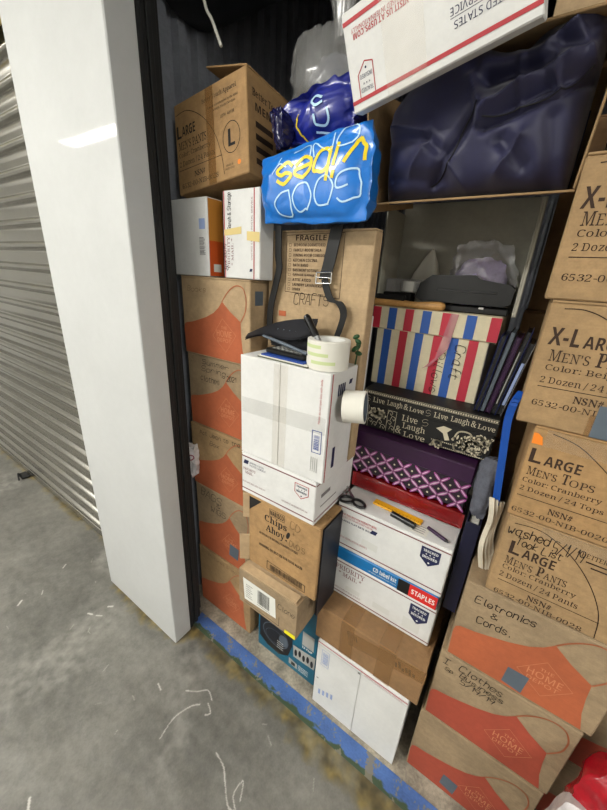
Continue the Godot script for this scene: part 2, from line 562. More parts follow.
func apron(o: Node3D, hue: String, sx := 1.0, sy := 1.0) -> void:
	var k := ink(o, "apron_print", hue)
	var pts := []
	for p in APRON:
		pts.append(Vector2(p.x * sx, p.y * sy))
	p_poly(k, pts)
	var cloth := done(k)
	k = ink(o, "neck_strap_print", "apron_line")
	pts = []
	for p in NECK:
		pts.append(Vector2(p.x * sx, p.y * sy))
	p_line(k, smooth(pts, 4), 0.0035)
	done(k, cloth)
	k = ink(o, "emblem_print", "apron_pale", "front", 1)
	var c := Vector2(0.196 * sx, 0.085 * sy)
	var q := [c + Vector2(0, 0.052), c + Vector2(0.052, 0), c + Vector2(0, -0.052), c + Vector2(-0.052, 0), c + Vector2(0, 0.052)]
	for i in q.size():
		q[i] = c + (q[i] - c).rotated(0.12)
	p_line(k, q, 0.0009)
	p_text(k, "THE", c.x - 0.013, c.y + 0.02, 0.026, 0.009, "sans", 0.0)
	p_text(k, "HOME", c.x - 0.033, c.y - 0.004, 0.066, 0.019, "sans", 0.0)
	p_text(k, "DEPOT", c.x - 0.03, c.y - 0.021, 0.06, 0.012, "sans", 0.0)
	done(k, cloth)

func scrub_print(o: Node3D, size_word: String, kind: String, colour: String, count: String, num: String, q: Array, arc: Array) -> void:
	# q: rows [x, y, w, h] for size word, MEN'S, colour, dozen, rule [x, y, length], NSN, number
	var k := ink(o, "printed_lettering", "ink_brown")
	p_text(k, size_word.left(1) if size_word[0] == "L" else "X-L", q[0][0], q[0][1], q[0][2] * (0.24 if size_word[0] == "L" else 0.42), q[0][3], "bold")
	p_text(k, "ARGE", q[0][0] + q[0][2] * (0.3 if size_word[0] == "L" else 0.47), q[0][1], q[0][2] * (0.7 if size_word[0] == "L" else 0.53), q[0][3] * 0.68, "bold")
	var m: Array = q[1]
	p_text(k, "M", m[0], m[1], m[2] * 0.14, m[3], "serif")
	p_text(k, "EN'S", m[0] + m[2] * 0.15, m[1], m[2] * 0.31, m[3] * 0.82, "serif")
	p_text(k, kind.left(1), m[0] + m[2] * 0.53, m[1], m[2] * 0.11, m[3] * 1.2, "serifbold")
	p_text(k, kind.substr(1), m[0] + m[2] * 0.65, m[1], m[2] * 0.35, m[3] * 0.8, "serif")
	p_text(k, "Color: " + colour, q[2][0], q[2][1], q[2][2], q[2][3], "serif")
	p_text(k, "2 Dozen / 24 " + count, q[3][0], q[3][1], q[3][2], q[3][3], "serif")
	p_rect(k, q[4][0], q[4][1], q[4][2], 0.0014)
	p_text(k, "NSN#", q[5][0], q[5][1], q[5][2], q[5][3], "serifbold")
	p_text(k, num, q[6][0], q[6][1], q[6][2], q[6][3], "serif")
	if arc.size():
		p_line(k, smooth(arc, 6), 0.0016)
	done(k)

# mailing box: white with red rules, the printed words differ
func mail_rules(o: Node3D, lo: float, hi: float, dark := false) -> void:
	var s: Vector3 = o.get_meta("size")
	for sd in ["front", "right"]:
		var k := ink(o, "red_rules", "print_darkred" if dark else "print_red", sd)
		var w := s.x if sd == "front" else s.z
		p_rect(k, 0.001, lo, w - 0.002, 0.0035)
		p_rect(k, 0.001, hi, w - 0.002, 0.0035)
		done(k)

func badge(o: Node3D, x: float, y: float, w: float, h: float, filled := true, rot := 0.0, word1 := "TRACKED", word2 := "INSURED") -> void:
	var k := ink(o, "badge_print", "print_navy" if filled else "print_red")
	var q := [Vector2(0, h), Vector2(w, h), Vector2(w, h * 0.38), Vector2(w * 0.5, 0), Vector2(0, h * 0.38)]
	for i in q.size():
		q[i] = Vector2(x, y) + q[i].rotated(rot)
	if filled:
		p_poly(k, q)
	else:
		p_line(k, q + [q[0]], 0.002)
	var shield := done(k)
	k = ink(o, "badge_lettering", "print_white" if filled else "print_navy", "front", 1)
	for r in [[word1, 0.76], [word2, 0.42]]:
		var p := Vector2(x, y) + Vector2(w * 0.12, h * r[1]).rotated(rot)
		p_text(k, r[0], p.x, p.y, w * 0.76, h * 0.13, "bold", rot)
	for i in 3:
		var p := Vector2(x, y) + Vector2(w * (0.3 + 0.2 * i), h * 0.65).rotated(rot)
		p_ellipse(k, p, w * 0.035, w * 0.035)
	var e := Vector2(x, y) + Vector2(w * 0.5, h * 0.2).rotated(rot)
	p_ellipse(k, e, w * 0.05, w * 0.05)
	done(k, shield)

func eagle(k: Dictionary, x: float, y: float, w: float) -> void:
	var h := w * 0.62
	p_poly(k, [Vector2(x, y), Vector2(x + w * 0.78, y), Vector2(x + w, y + h), Vector2(x + w * 0.22, y + h)])

# two-sheet bag: corner points tl, tr, br, bl; bulge to the front and to the back along n
func bag_point(d: Dictionary, u: float, v: float, side: float) -> Vector3:
	var a := u * 2 - 1
	var b := v * 2 - 1
	var e: float = d.e
	var wob: float = d.wob * d.n1.get_noise_3d(a * 3, b * 3, 5.0)
	var k := 1.0 + wob * maxf(absf(a), absf(b))
	var rnd: float = d.get("rnd", 0.0)
	var a2 := lerpf(a, a * sqrt(1 - b * b * 0.5), rnd)
	var b2 := lerpf(b, b * sqrt(1 - a * a * 0.5), rnd)
	var pu := clampf(0.5 + 0.5 * a2 * k, -0.15, 1.15)
	var pv := clampf(0.5 + 0.5 * b2 * k, -0.15, 1.15)
	var top: Vector3 = d.tl.lerp(d.tr, pu)
	var bot: Vector3 = d.bl.lerp(d.br, pu)
	var p := bot.lerp(top, pv)
	var prof := sqrt(maxf(0.0, (1 - pow(absf(a), e)) * (1 - pow(absf(b), e))))
	var w: float = d.amp * d.n2.get_noise_3d(p.x * 1.0, p.y * d.get("stretch", 1.0), side * 3.0) * minf(1.0, prof * 1.6)
	w += d.amp * 0.3 * d.n3.get_noise_3d(p.x, p.y, side * 7.0) * minf(1.0, prof * 2.0)
	var nn: Vector3 = d.n
	return p + nn * (side * (d.bf if side > 0 else d.bb) * prof + w)

func bag_def(tl: Vector3, tr: Vector3, br: Vector3, bl: Vector3, bf: float, bb: float, amp: float, freq: float, sd: int, e := 3.0, wob := 0.05, rnd := 0.25) -> Dictionary:
	return {"tl": tl, "tr": tr, "br": br, "bl": bl, "bf": bf, "bb": bb, "amp": amp, "e": e, "wob": wob, "rnd": rnd, "n": (tr - bl).cross(tl - br).normalized(),
		"n1": noise(0.7, sd, 2), "n2": crinkle(freq, sd + 1), "n3": crinkle(freq * 2.4, sd + 2)}

func bag_mesh(d: Dictionary, nu := 60, nv := 44) -> SurfaceTool:
	var st := begin()
	surf(st, nu, nv, func(u: float, v: float) -> Vector3: return bag_point(d, u, v, 1.0))
	surf(st, nu / 2, nv / 2, func(u: float, v: float) -> Vector3: return bag_point(d, u, v, -1.0), true)
	return st

# pen line lying on the front sheet of a bag, points in 0..1 of the sheet
func on_bag(st: SurfaceTool, d: Dictionary, pts: Array, w, lift := 0.0012) -> void:
	var q := []
	for i in pts.size() - 1:
		var m := maxi(1, int(ceil(pts[i].distance_to(pts[i + 1]) / 0.02)))
		for j in m:
			q.append(pts[i].lerp(pts[i + 1], float(j) / m))
	q.append(pts[-1])
	var a := []
	var nn := []
	for p in q:
		var c := bag_point(d, p.x, p.y, 1.0)
		var du := bag_point(d, p.x + 0.01, p.y, 1.0) - c
		var dv := bag_point(d, p.x, p.y + 0.01, 1.0) - c
		var n := du.cross(dv).normalized()
		a.append(c + n * lift)
		nn.append(n)
	for i in a.size() - 1:
		var t: Vector3 = (a[i + 1] - a[i]).normalized()
		var f := float(i) / maxf(1.0, a.size() - 1)
		var ww: float = w * (0.6 + 0.4 * sin(f * PI)) if w < 0 else w
		var s0: Vector3 = nn[i].cross(t).normalized() * ww * 0.5
		var s1: Vector3 = nn[i + 1].cross(t).normalized() * ww * 0.5
		var e: Vector3 = t * ww * 0.2
		quad(st, a[i] - s0 - e, a[i] + s0 - e, a[i + 1] + s1 + e, a[i + 1] - s1 + e, nn[i])

func _ready() -> void:
	# ------------------------------------------------ camera, environment, lights
	var cam := Camera3D.new()
	cam.name = "camera"
	add_child(cam)
	cam.position = Vector3(0, 1.45, 0)
	cam.rotation_degrees = Vector3(-20.78, 33.136, 3.477)
	cam.fov = 100.82
	cam.near = 0.02
	cam.current = true
	var we := WorldEnvironment.new()
	we.name = "environment"
	var env := Environment.new()
	env.background_mode = Environment.BG_COLOR
	env.background_color = Color(0.02, 0.02, 0.02)
	env.tonemap_mode = Environment.TONE_MAPPER_LINEAR
	env.tonemap_exposure = 0.83
	env.sdfgi_enabled = true
	env.ssao_enabled = true
	env.ssil_enabled = true
	we.environment = env
	add_child(we)
	make_materials()
	build_setting()
	build_lamps()
	build_left_stack()
	build_second_stack()
	build_third_stack()
	build_right_stack()
	build_gap_things()
	build_top_things()
	build_small_things()

func build_lamps() -> void:
	var i := 0
	for p in [Vector3(-4.6, 2.8, 1.35), Vector3(-1.5, 2.8, 1.35), Vector3(3.0, 2.8, 1.35)]:  # out of view, placed to light the stacks mostly from the left
		var words: String = ["farthest along the corridor to the left", "nearest the white door post", "beyond the right end of the doorway"][i]
		i += 1
		var o := thing("unseen_ceiling_light", "unseen white fluorescent ceiling fixture " + words, "ceiling light", p, "unseen corridor ceiling lights")
		part("housing", box_mesh(Vector3(-0.62, 0.03, -0.09), Vector3(0.62, 0.08, 0.09), 0.006), M.white_paint, o)
		for s in [-1, 1]:
			var st := begin()
			tube(st, [Vector3(-0.6, 0.012, s * 0.045), Vector3(0, 0.012, s * 0.045), Vector3(0.6, 0.012, s * 0.045)], 0.013, 12)
			part("tube", st, M.tube, o)
		var l := AreaLight3D.new()
		l.name = "lamp_light"
		l.area_size = Vector2(1.2, 0.16)
		l.area_normalize_energy = true
		l.light_energy = 12.0
		l.light_color = Color(1.0, 0.99, 0.965)
		l.area_range = 14.0
		l.shadow_enabled = true
		o.add_child(l)
		l.position = Vector3(0, -0.006, 0)
		l.rotation_degrees.x = -90

# ---------------------------------------------------------------- the setting
func floor_texture() -> ImageTexture:
	var w := 1400
	var h := 700
	var im := Image.create(w, h, false, Image.FORMAT_RGB8)
	var a := noise(0.006, 3, 4)
	var b := noise(0.05, 4, 3)
	var c := noise(0.0035, 6, 3)
	var d := noise(0.03, 8, 3)
	var rng := RandomNumberGenerator.new()
	rng.seed = 77
	for y in h:
		for x in w:      # x: -3.6 .. 0.6 m, y: z -0.70 .. 1.40 m, 3 mm a pixel
			var t := a.get_noise_2d(x, y)
			var f := b.get_noise_2d(x, y)
			var v := 0.405 + t * 0.08 + f * 0.04 + 0.025 * d.get_noise_2d(x * 5.0, y * 5.0) + rng.randf_range(-0.018, 0.018)
			var col := Color(v * 1.0, v * 0.985, v * 0.925)
			var g := c.get_noise_2d(x + 900, y)
			if g > 0.12:      # paler worn patches
				col = col.lerp(Color(0.60, 0.59, 0.56), minf(0.35, (g - 0.12) * 2.0) * (0.6 + f))
			# brown-olive damp stain along the sill and round the post foot
			var z := -0.70 + y * 0.003
			var xx := -3.6 + x * 0.003
			var wig := d.get_noise_2d(x * 0.5, 40)
			var edge := lerpf(lerpf(-0.635, -0.512, smoothstep(-1.46, -1.38, xx)), -0.562, smoothstep(-0.93, -0.85, xx)) + 0.03 * wig + 0.02 * t
			var sdist := edge - z + f * 0.02
			if sdist > -0.01:
				var k := clampf((sdist + 0.01) * 30.0, 0, 1) * clampf(0.75 + d.get_noise_2d(x, y) * 0.7, 0.25, 1.0)
				col = col.lerp(Color(0.36, 0.31, 0.17) * (1.0 + f * 0.6), k * 0.9)
			im.set_pixel(x, y, Color(clampf(col.r, 0, 1), clampf(col.g, 0, 1), clampf(col.b, 0, 1)))
	# dried paint drips and scratches
	var mark := func(pts: Array, r: float, col: Color) -> void:
		var q := smooth(pts, 8)
		for i in q.size() - 1:
			var n := 14
			for j in n:
				var p: Vector2 = q[i].lerp(q[i + 1], float(j) / n)
				var px := (p.x + 3.6) / 0.003
				var py := (p.y + 0.70) / 0.003
				var rr := r * rng.randf_range(0.35, 0.9)
				for yy in range(int(py - rr), int(py + rr) + 1):
					for xx in range(int(px - rr), int(px + rr) + 1):
						if xx >= 0 and yy >= 0 and xx < w and yy < h and Vector2(xx - px, yy - py).length() <= rr:
							im.set_pixel(xx, yy, im.get_pixel(xx, yy).lerp(col, 0.24))
	var pale := Color(0.72, 0.71, 0.68)
	mark.call([Vector2(-0.689, -0.31), Vector2(-0.70, -0.37), Vector2(-0.682, -0.425), Vector2(-0.66, -0.45)], 1.0, pale)
	mark.call([Vector2(-0.735, -0.448), Vector2(-0.70, -0.47), Vector2(-0.67, -0.496), Vector2(-0.634, -0.483)], 0.9, pale)
	mark.call([Vector2(-0.64, -0.47), Vector2(-0.61, -0.455), Vector2(-0.62, -0.44)], 0.9, pale)
	mark.call([Vector2(-0.513, -0.394), Vector2(-0.47, -0.385), Vector2(-0.442, -0.365), Vector2(-0.395, -0.333), Vector2(-0.37, -0.34)], 1.0, pale)
	mark.call([Vector2(-0.375, -0.362), Vector2(-0.397, -0.397), Vector2(-0.40, -0.36), Vector2(-0.376, -0.342)], 0.9, pale)
	for p in [Vector2(-1.627, -0.239), Vector2(-1.592, -0.304), Vector2(-1.276, -0.466), Vector2(-1.329, -0.384), Vector2(-1.695, -0.447), Vector2(-0.837, -0.402), Vector2(-0.872, -0.014), Vector2(-1.29, -0.40)]:
		mark.call([p, p + Vector2(rng.randf_range(-0.03, 0.03), rng.randf_range(-0.02, 0.02))], rng.randf_range(0.8, 1.8), pale)
	for i in 28:
		var p := Vector2(rng.randf_range(-1.9, 0.1), rng.randf_range(-0.58, 0.3))
		mark.call([p, p + Vector2(rng.randf_range(-0.025, 0.025), rng.randf_range(-0.025, 0.025))], rng.randf_range(0.4, 0.8), Color(0.58, 0.57, 0.54))
	return ImageTexture.create_from_image(im)

func build_setting() -> void:
	# corridor floor with planar texture
	var fm := std("floor", Color.WHITE, 0.55)
	fm.albedo_texture = floor_texture()
	add_bump(fm, bump_tex(0.06, 61, 3.0), 0.25)
	fm.uv1_scale = Vector3.ONE
	var st := begin()
	var corner := func(x: float, z: float) -> void:
		st.set_normal(Vector3.UP)
		st.set_uv(Vector2((x + 3.6) / 4.2, (z + 0.70) / 2.1))
		st.add_vertex(Vector3(x, 0, z))
	for q in [[-8, -0.686], [4, -0.686], [4, 1.9], [-8, -0.686], [4, 1.9], [-8, 1.9]]:
		corner.call(q[0], q[1])
	bx(st, Vector3(-8, -0.1, -0.686), Vector3(4, -0.001, 1.9), 0.0)
	struct("floor", st, fm, "worn grey concrete corridor floor with paint drips")
	struct("floor_inner", box_mesh(Vector3(-1.06, -0.1, -2.7), Vector3(1.5, 0.0, -0.686), 0.0), M.inner_floor, "pale dusty concrete floor inside the storage unit")
	struct("floor_neighbour", box_mesh(Vector3(-4.2, -0.1, -1.2), Vector3(-1.42, -0.001, -0.69), 0.0), M.inner_floor, "concrete floor behind the neighbouring roller door")
	# blue painted sill line, worn through in places
	var im := Image.create(900, 40, false, Image.FORMAT_RGB8)
	var a := noise(0.02, 91, 3)
	var b := noise(0.12, 92, 2)
	for y in 40:
		for x in 900:
			var col := Color(0.26, 0.38, 0.60) * (1.0 + 0.08 * b.get_noise_2d(x, y * 2.0) + 0.12 * a.get_noise_2d(x * 0.5, y))
			var g := float(y) / 40.0 + 0.22 * a.get_noise_2d(x, y * 3.0)
			if g > 0.72:
				col = col.lerp(Color(0.22, 0.28, 0.17), clampf((g - 0.72) * 12.0, 0, 0.92))
			var wear := a.get_noise_2d(x * 1.3 + 500, y * 1.2) + 0.5 * b.get_noise_2d(x + 300, y)
			if wear > 0.42:
				col = col.lerp(Color(0.48, 0.46, 0.41), clampf((wear - 0.42) * 6.0, 0, 0.85))
			if absf(x - 625 - y * 0.25) < 10 + 9 * b.get_noise_2d(x, y):
				col = col.lerp(Color(0.47, 0.44, 0.38), 0.85)
			im.set_pixel(x, y, Color(col.r, col.g, col.b))
	var tm := std("sill_paint", Color.WHITE, 0.6)
	tm.albedo_texture = ImageTexture.create_from_image(im)
	st = begin()
	var sill := func(x: float, z: float) -> void:
		st.set_normal(Vector3.UP)
		st.set_uv(Vector2((x + 0.93) / 1.2, (z + 0.686) / 0.062))
		st.add_vertex(Vector3(x, 0.0012, z))
	for q in [[-0.93, -0.686], [1.0, -0.686], [1.0, -0.624], [-0.93, -0.686], [1.0, -0.624], [-0.93, -0.624]]:
		sill.call(q[0], q[1])
	struct("trim_1", st, tm, "worn blue painted line across the unit doorway")
	# corridor shell
	struct("ceiling", box_mesh(Vector3(-8, 2.9, -0.7), Vector3(4, 3.0, 2.0), 0.0), M.ceiling_paint, "white corridor ceiling")
	struct("wall_back", box_mesh(Vector3(-8, -0.1, 1.9), Vector3(4, 2.9, 2.0), 0.0), M.ceiling_paint, "unseen pale wall across the corridor, bouncing light into the unit")  # out of view; kept pale to throw soft frontal light into the unit
	struct("wall_end", box_mesh(Vector3(-8.1, -0.1, -0.7), Vector3(-8, 3.0, 2.0), 0.0), M.ceiling_paint, "pale end wall of the corridor")
	struct("wall_far_end", box_mesh(Vector3(4, -0.1, -2.7), Vector3(4.1, 3.0, 2.0), 0.0), M.ceiling_paint, "pale wall at the right end of the corridor")
	# door post: front sheet with returned edges
	st = begin()
	bx(st, Vector3(-1.415, 0.0, -0.606), Vector3(-0.906, 2.9, -0.53), 0.003)
	struct("wall_post", st, M.white_paint, "glossy white sheet metal post between the two unit doors")
	struct("wall_header", box_mesh(Vector3(-0.906, 2.25, -0.60), Vector3(1.5, 2.9, -0.53), 0.003), M.white_paint, "white sheet metal header over the open unit")
	struct("wall_right_post", box_mesh(Vector3(1.5, 0, -0.66), Vector3(4.0, 2.9, -0.53), 0.003), M.white_paint, "white sheet metal wall right of the unit")
	# guide track: black channel of three lips
	st = begin()
	bx(st, Vector3(-0.955, 0, -0.622), Vector3(-0.910, 2.3, -0.607), 0.002)
	bx(st, Vector3(-0.935, 0, -0.636), Vector3(-0.917, 2.3, -0.623), 0.002)
	bx(st, Vector3(-0.96, 0, -0.652), Vector3(-0.914, 2.3, -0.638), 0.002)
	bx(st, Vector3(-0.99, 0, -0.672), Vector3(-0.925, 2.3, -0.654), 0.002)
	bx(st, Vector3(-1.03, 0, -0.70), Vector3(-0.955, 2.3, -0.674), 0.002)
	struct("trim_2", st, M.track_black, "black roller door guide track beside the white post")
	struct("wall_jamb", box_mesh(Vector3(-1.06, 0, -0.735), Vector3(-1.03, 2.3, -0.606), 0.002), M.jamb_steel, "grey steel jamb behind the guide track")
	# corrugated unit walls
	st = begin()
	var prof := []
	var z := -0.70
	while z > -2.66:
		prof.append_array([[z, 0.0], [z - 0.03, 0.0], [z - 0.036, 0.024], [z - 0.062, 0.024], [z - 0.068, 0.0]])
		z -= 0.068
	for i in prof.size() - 1:
		var p = prof[i]
		var q = prof[i + 1]
		quad(st, Vector3(-1.055 - p[1], 0, p[0]), Vector3(-1.055 - q[1], 0, q[0]), Vector3(-1.055 - q[1], 2.72, q[0]), Vector3(-1.055 - p[1], 2.72, p[0]), Vector3(1, 0, 0))
	bx(st, Vector3(-1.14, -0.1, -2.8), Vector3(-1.08, 2.82, -0.606), 0.0)
	struct("wall_left", st, M.wall_metal, "dark corrugated steel side wall of the unit")
	st = begin()
	var x := -1.06
	while x < 1.5:
		quad(st, Vector3(x, 0, -2.6), Vector3(x + 0.05, 0, -2.6), Vector3(x + 0.05, 2.72, -2.6), Vector3(x, 2.72, -2.6), Vector3(0, 0, 1))
		quad(st, Vector3(x + 0.05, 0, -2.6), Vector3(x + 0.062, 0, -2.618), Vector3(x + 0.062, 2.72, -2.618), Vector3(x + 0.05, 2.72, -2.6), Vector3(1, 0, 1))
		quad(st, Vector3(x + 0.062, 0, -2.618), Vector3(x + 0.078, 0, -2.618), Vector3(x + 0.078, 2.72, -2.618), Vector3(x + 0.062, 2.72, -2.618), Vector3(0, 0, 1))
		quad(st, Vector3(x + 0.078, 0, -2.618), Vector3(x + 0.09, 0, -2.6), Vector3(x + 0.09, 2.72, -2.6), Vector3(x + 0.078, 2.72, -2.618), Vector3(-1, 0, 1))
		x += 0.09
	bx(st, Vector3(-1.14, -0.1, -2.75), Vector3(1.6, 2.82, -2.63), 0.0)
	struct("wall_rear", st, M.wall_metal, "dark corrugated steel rear wall of the unit")
	struct("wall_right", box_mesh(Vector3(1.5, -0.1, -2.75), Vector3(1.6, 2.82, -0.66), 0.0), M.wall_metal, "dark steel right wall of the unit")
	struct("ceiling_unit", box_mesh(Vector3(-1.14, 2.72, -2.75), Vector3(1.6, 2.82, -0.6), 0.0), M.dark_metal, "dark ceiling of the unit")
	# rolled-up door of this unit
	st = begin()
	var ring := []
	for i in 3:
		ring.append(Vector3(-1.04 + i * 1.25, 2.305, -0.86))
	tube(st, ring, 0.19, 28)
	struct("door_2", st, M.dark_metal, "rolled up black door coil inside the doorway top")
	# neighbouring roller door: each slat a piece
	var d := Node3D.new()
	d.name = "door_1"
	add_child(d)
	d.position = Vector3(-2.75, 0, -0.665)
	d.set_meta("kind", "structure")
	d.set_meta("label", "ribbed silver steel roller door left of the white post")
	var half := 1.345
	var sl := begin()
	var pf := [Vector2(0.0, 0.0), Vector2(0.004, 0.007), Vector2(0.011, 0.015), Vector2(0.02, 0.0175), Vector2(0.028, 0.014), Vector2(0.034, 0.006), Vector2(0.039, 0.001), Vector2(0.05, 0.003), Vector2(0.064, 0.005), Vector2(0.08, 0.003), Vector2(0.0895, 0.0)]
	pf = smooth(pf, 3)
	surf(sl, pf.size() - 1, 1, func(u: float, v: float) -> Vector3:
		var p: Vector2 = pf[roundi(u * (pf.size() - 1))]
		return Vector3(lerpf(-half, half, v), p.x, p.y), true)
	bx(sl, Vector3(-half, 0.001, -0.008), Vector3(half, 0.089, -0.002), 0.0)
	var slat_mesh := sl.commit()
	for i in 26:
		var o := MeshInstance3D.new()
		o.name = "slat"
		o.mesh = slat_mesh
		o.material_override = M.slat_steel
		d.add_child(o, true)
		o.position = Vector3(0, 0.055 + 0.09 * i, 0)
	part("bottom_bar", box_mesh(Vector3(-half, 0.006, -0.01), Vector3(half, 0.054, 0.016), 0.003), M.slat_steel, d)
	st = begin()
	bx(st, Vector3(-0.06, 0.004, 0.02), Vector3(0.03, 0.014, 0.07), 0.003)
	tube(st, smooth([Vector3(-0.05, 0.012, 0.06), Vector3(-0.02, 0.035, 0.075), Vector3(0.02, 0.03, 0.085), Vector3(0.04, 0.012, 0.09)], 4), 0.005, 8)
	part("lift_handle", st, M.black_rubber, d)
	struct("wall_neighbour", box_mesh(Vector3(-8, 2.17, -0.635), Vector3(-1.415, 2.9, -0.60), 0.003), M.yellow_paint, "yellow painted header above the neighbouring roller door")
	struct("wall_neighbour_side", box_mesh(Vector3(-8, 0, -0.635), Vector3(-4.1, 2.17, -0.53), 0.003), M.white_paint, "white sheet metal wall further left along the corridor")

# ---------------------------------------------------------------- stacks
func build_left_stack() -> void:
	var ys := [0.0, 0.32, 0.645, 0.914, 1.184, 1.436]
	var words := ["lowest cardboard moving box with orange apron print in the stack beside the post", "cardboard moving box with orange apron print marked BAGS, second from the floor beside the post", "cardboard moving box with orange apron print, middle one of the stack beside the post", "cardboard moving box with orange apron print marked Summer Spring clothes, fourth from the floor", "top cardboard moving box with orange apron print under the two mailing boxes"]
	for i in 5:
		var h: float = ys[i + 1] - ys[i] - 0.001
		var o := carton("moving_box", words[i], "box", -0.993 + [0.0, 0.002, -0.003, 0.001, 0.0][i], -0.688, ys[i], ys[i] + h, -0.742 - [0, 0.004, 0.002, 0.006, 0.0][i], 0.42, ["card", "card_grey", "card", "card_grey", "card_pale"][i], "moving boxes stacked beside the post")
		apron(o, "apron_orange", 1.0, h / 0.262)
		var k := ink(o, "handwriting", "ink_faint" if i in [0, 4] else "ink_pen", "front", 1)
		match i:
			3:
				p_hand(k, "Summer", 0.075, h - 0.03, 0.016, 0.0015, 0.0, 0.13, 4)
				p_hand(k, "Spring", 0.07, h - 0.055, 0.018, 0.0015, 0.0, 0.12, 5)
				p_hand(k, "clothes", 0.065, h - 0.09, 0.02, 0.0015, 0.0, 0.095, 6)
				p_hand(k, "2021", 0.195, h - 0.068, 0.016, 0.0016, 0.1, 0.045, 7)
			2:
				p_hand(k, "Act Jean to Xtra", 0.05, h - 0.035, 0.017, 0.0015, 0.05, 0.21, 8)
				p_hand(k, "Box", 0.105, h - 0.066, 0.016, 0.0015, 0.0, 0.05, 9)
			1:
				p_hand(k, "BAGS", 0.03, h - 0.045, 0.034, 0.002, -0.08, 0.12, 10)
				p_hand(k, "&", 0.12, h - 0.072, 0.02, 0.0018, 0, 0.02, 11)
				p_hand(k, "WiGS", 0.085, h - 0.105, 0.026, 0.002, 0.0, 0.085, 12)
			0:
				p_hand(k, "Pictures & Misc", 0.06, h - 0.03, 0.014, 0.0013, 0.0, 0.17, 13)
			4:
				p_hand(k, "Books", 0.03, h - 0.045, 0.014, 0.0012, 0.0, 0.09, 14)
		done(k)
		if i == 1:
			k = ink(o, "tape_patch", "duct_grey", "front", 2)
			p_rect(k, 0.185, 0.05, 0.05, 0.06, -0.1)
			done(k)
		if i == 4:
			k = ink(o, "tape_patch", "duct_grey", "right", 1)
			p_rect(k, 0.02, h - 0.07, 0.035, 0.04)
			done(k)
	# white carton with orange side
	var o := carton("shipping_box", "white carton with orange side and barcode on top of the apron print stack", "box", -1.028, -0.855, 1.437, 1.65, -0.742, 0.06, "white_card", "", false)
	var k := ink(o, "orange_side", "orange_side", "right")
	p_rect(k, 0.004, 0.002, 0.055, 0.208)
	done(k)
	k = ink(o, "amber_band", "amber_side", "right", 1)
	p_rect(k, 0.004, 0.1, 0.055, 0.11)
	done(k)
	k = ink(o, "side_logo", "print_white", "right", 2)
	p_rect(k, 0.018, 0.014, 0.03, 0.022)
	done(k)
	k = ink(o, "shipping_barcode", "ink_grey")
	p_barcode(k, 0.135, 0.06, 0.02, 0.05, 3, true)
	p_text(k, "81624", 0.161, 0.06, 0.045, 0.007, "sans", PI / 2)
	done(k)
	k = ink(o, "pale_label", "print_paleblue")
	p_rect(k, 0.137, 0.13, 0.026, 0.028)
	done(k)
	# red-ruled postal box standing on end
	o = carton("mailing_box", "upright white red-ruled postal box patched with masking tape under the tilted scrubs carton", "box", -0.79, -0.653, 1.437, 1.658, -0.742, 0.058, "white_card", "", false)
	k = ink(o, "red_rules", "print_red")
	p_rect(k, 0.004, 0.001, 0.0035, 0.219)
	p_rect(k, 0.115, 0.001, 0.0035, 0.219)
	done(k)
	k = ink(o, "printed_lettering", "print_darkred")
	p_text(k, "PRIORITY", 0.025, 0.026, 0.083, 0.009, "serif", PI / 2)
	p_text(k, "* MAIL *", 0.039, 0.034, 0.07, 0.008, "serif", PI / 2)
	p_text(k, "UNITED STATES POSTAL SERVICE", 0.111, 0.05, 0.15, 0.005, "sans", PI / 2)
	done(k)
	k = ink(o, "handwriting", "ink_black")
	p_hand(k, "Sarah & Storage", 0.031, 0.125, 0.013, 0.0015, PI / 2, 0.09, 15)
	p_hand(k, "Tax 2019", 0.012, 0.02, 0.01, 0.0013, PI / 2, 0.07, 16)
	done(k)
	k = ink(o, "eagle_print", "print_navy")
	eagle(k, 0.1, 0.02, 0.012)
	p_text(k, "O", 0.01, 0.02, 0.008, 0.012, "bold")
	done(k)
	k = ink(o, "masking_tape", "masking", "front", 1)
	p_poly(k, [Vector2(0.006, 0.111), Vector2(0.071, 0.115), Vector2(0.071, 0.133), Vector2(0.005, 0.126)])
	done(k)
	k = ink(o, "masking_tape", "masking", "front", 1)
	p_poly(k, [Vector2(0.091, 0.099), Vector2(0.1365, 0.094), Vector2(0.1365, 0.118), Vector2(0.091, 0.121)])
	done(k)
	# tilted scrubs carton
	var s := Vector3(0.285, 0.234, 0.24)
	o = thing("scrubs_carton", "tilted brown carton printed LARGE with circled L on top of the left stack", "box", Vector3.ZERO)
	note_size(o, s)
	o.basis = Basis.from_euler(Vector3(-0.088, 0.0, 0.126))
	o.position = Vector3(-0.99, 1.662, -0.756) + o.basis * Vector3(s.x / 2, 0, -s.z / 2)
	part("body", box_mesh(Vector3(-s.x / 2, 0, -s.z / 2), Vector3(s.x / 2, s.y, s.z / 2), 0.0025), M.card_warm, o)
	part("flap", box_mesh(Vector3(-0.15, 0, -s.z / 2), Vector3(0, 0.004, s.z / 2 - 0.003), 0.001, Transform3D(Basis.from_euler(Vector3(0, 0, -0.3)), Vector3(s.x / 2 - 0.001, s.y, 0))), M.card_warm, o)
	k = ink(o, "printed_lettering", "ink_black")
	p_text(k, "L", 0.008, 0.145, 0.02, 0.032, "bold")
	p_text(k, "ARGE", 0.031, 0.147, 0.057, 0.024, "bold")
	p_text(k, "MEN'S PANTS", 0.012, 0.115, 0.12, 0.02, "serif")
	p_text(k, "Color: Cranberry", 0.012, 0.092, 0.135, 0.016, "serif")
	p_text(k, "2 Dozen / 24 Pants", 0.012, 0.07, 0.15, 0.016, "serif")
	p_rect(k, 0.008, 0.062, 0.18, 0.0014)
	p_text(k, "NSN#", 0.075, 0.036, 0.045, 0.014, "serifbold")
	p_text(k, "6532-00-NIB-0028", 0.018, 0.014, 0.155, 0.013, "serif")
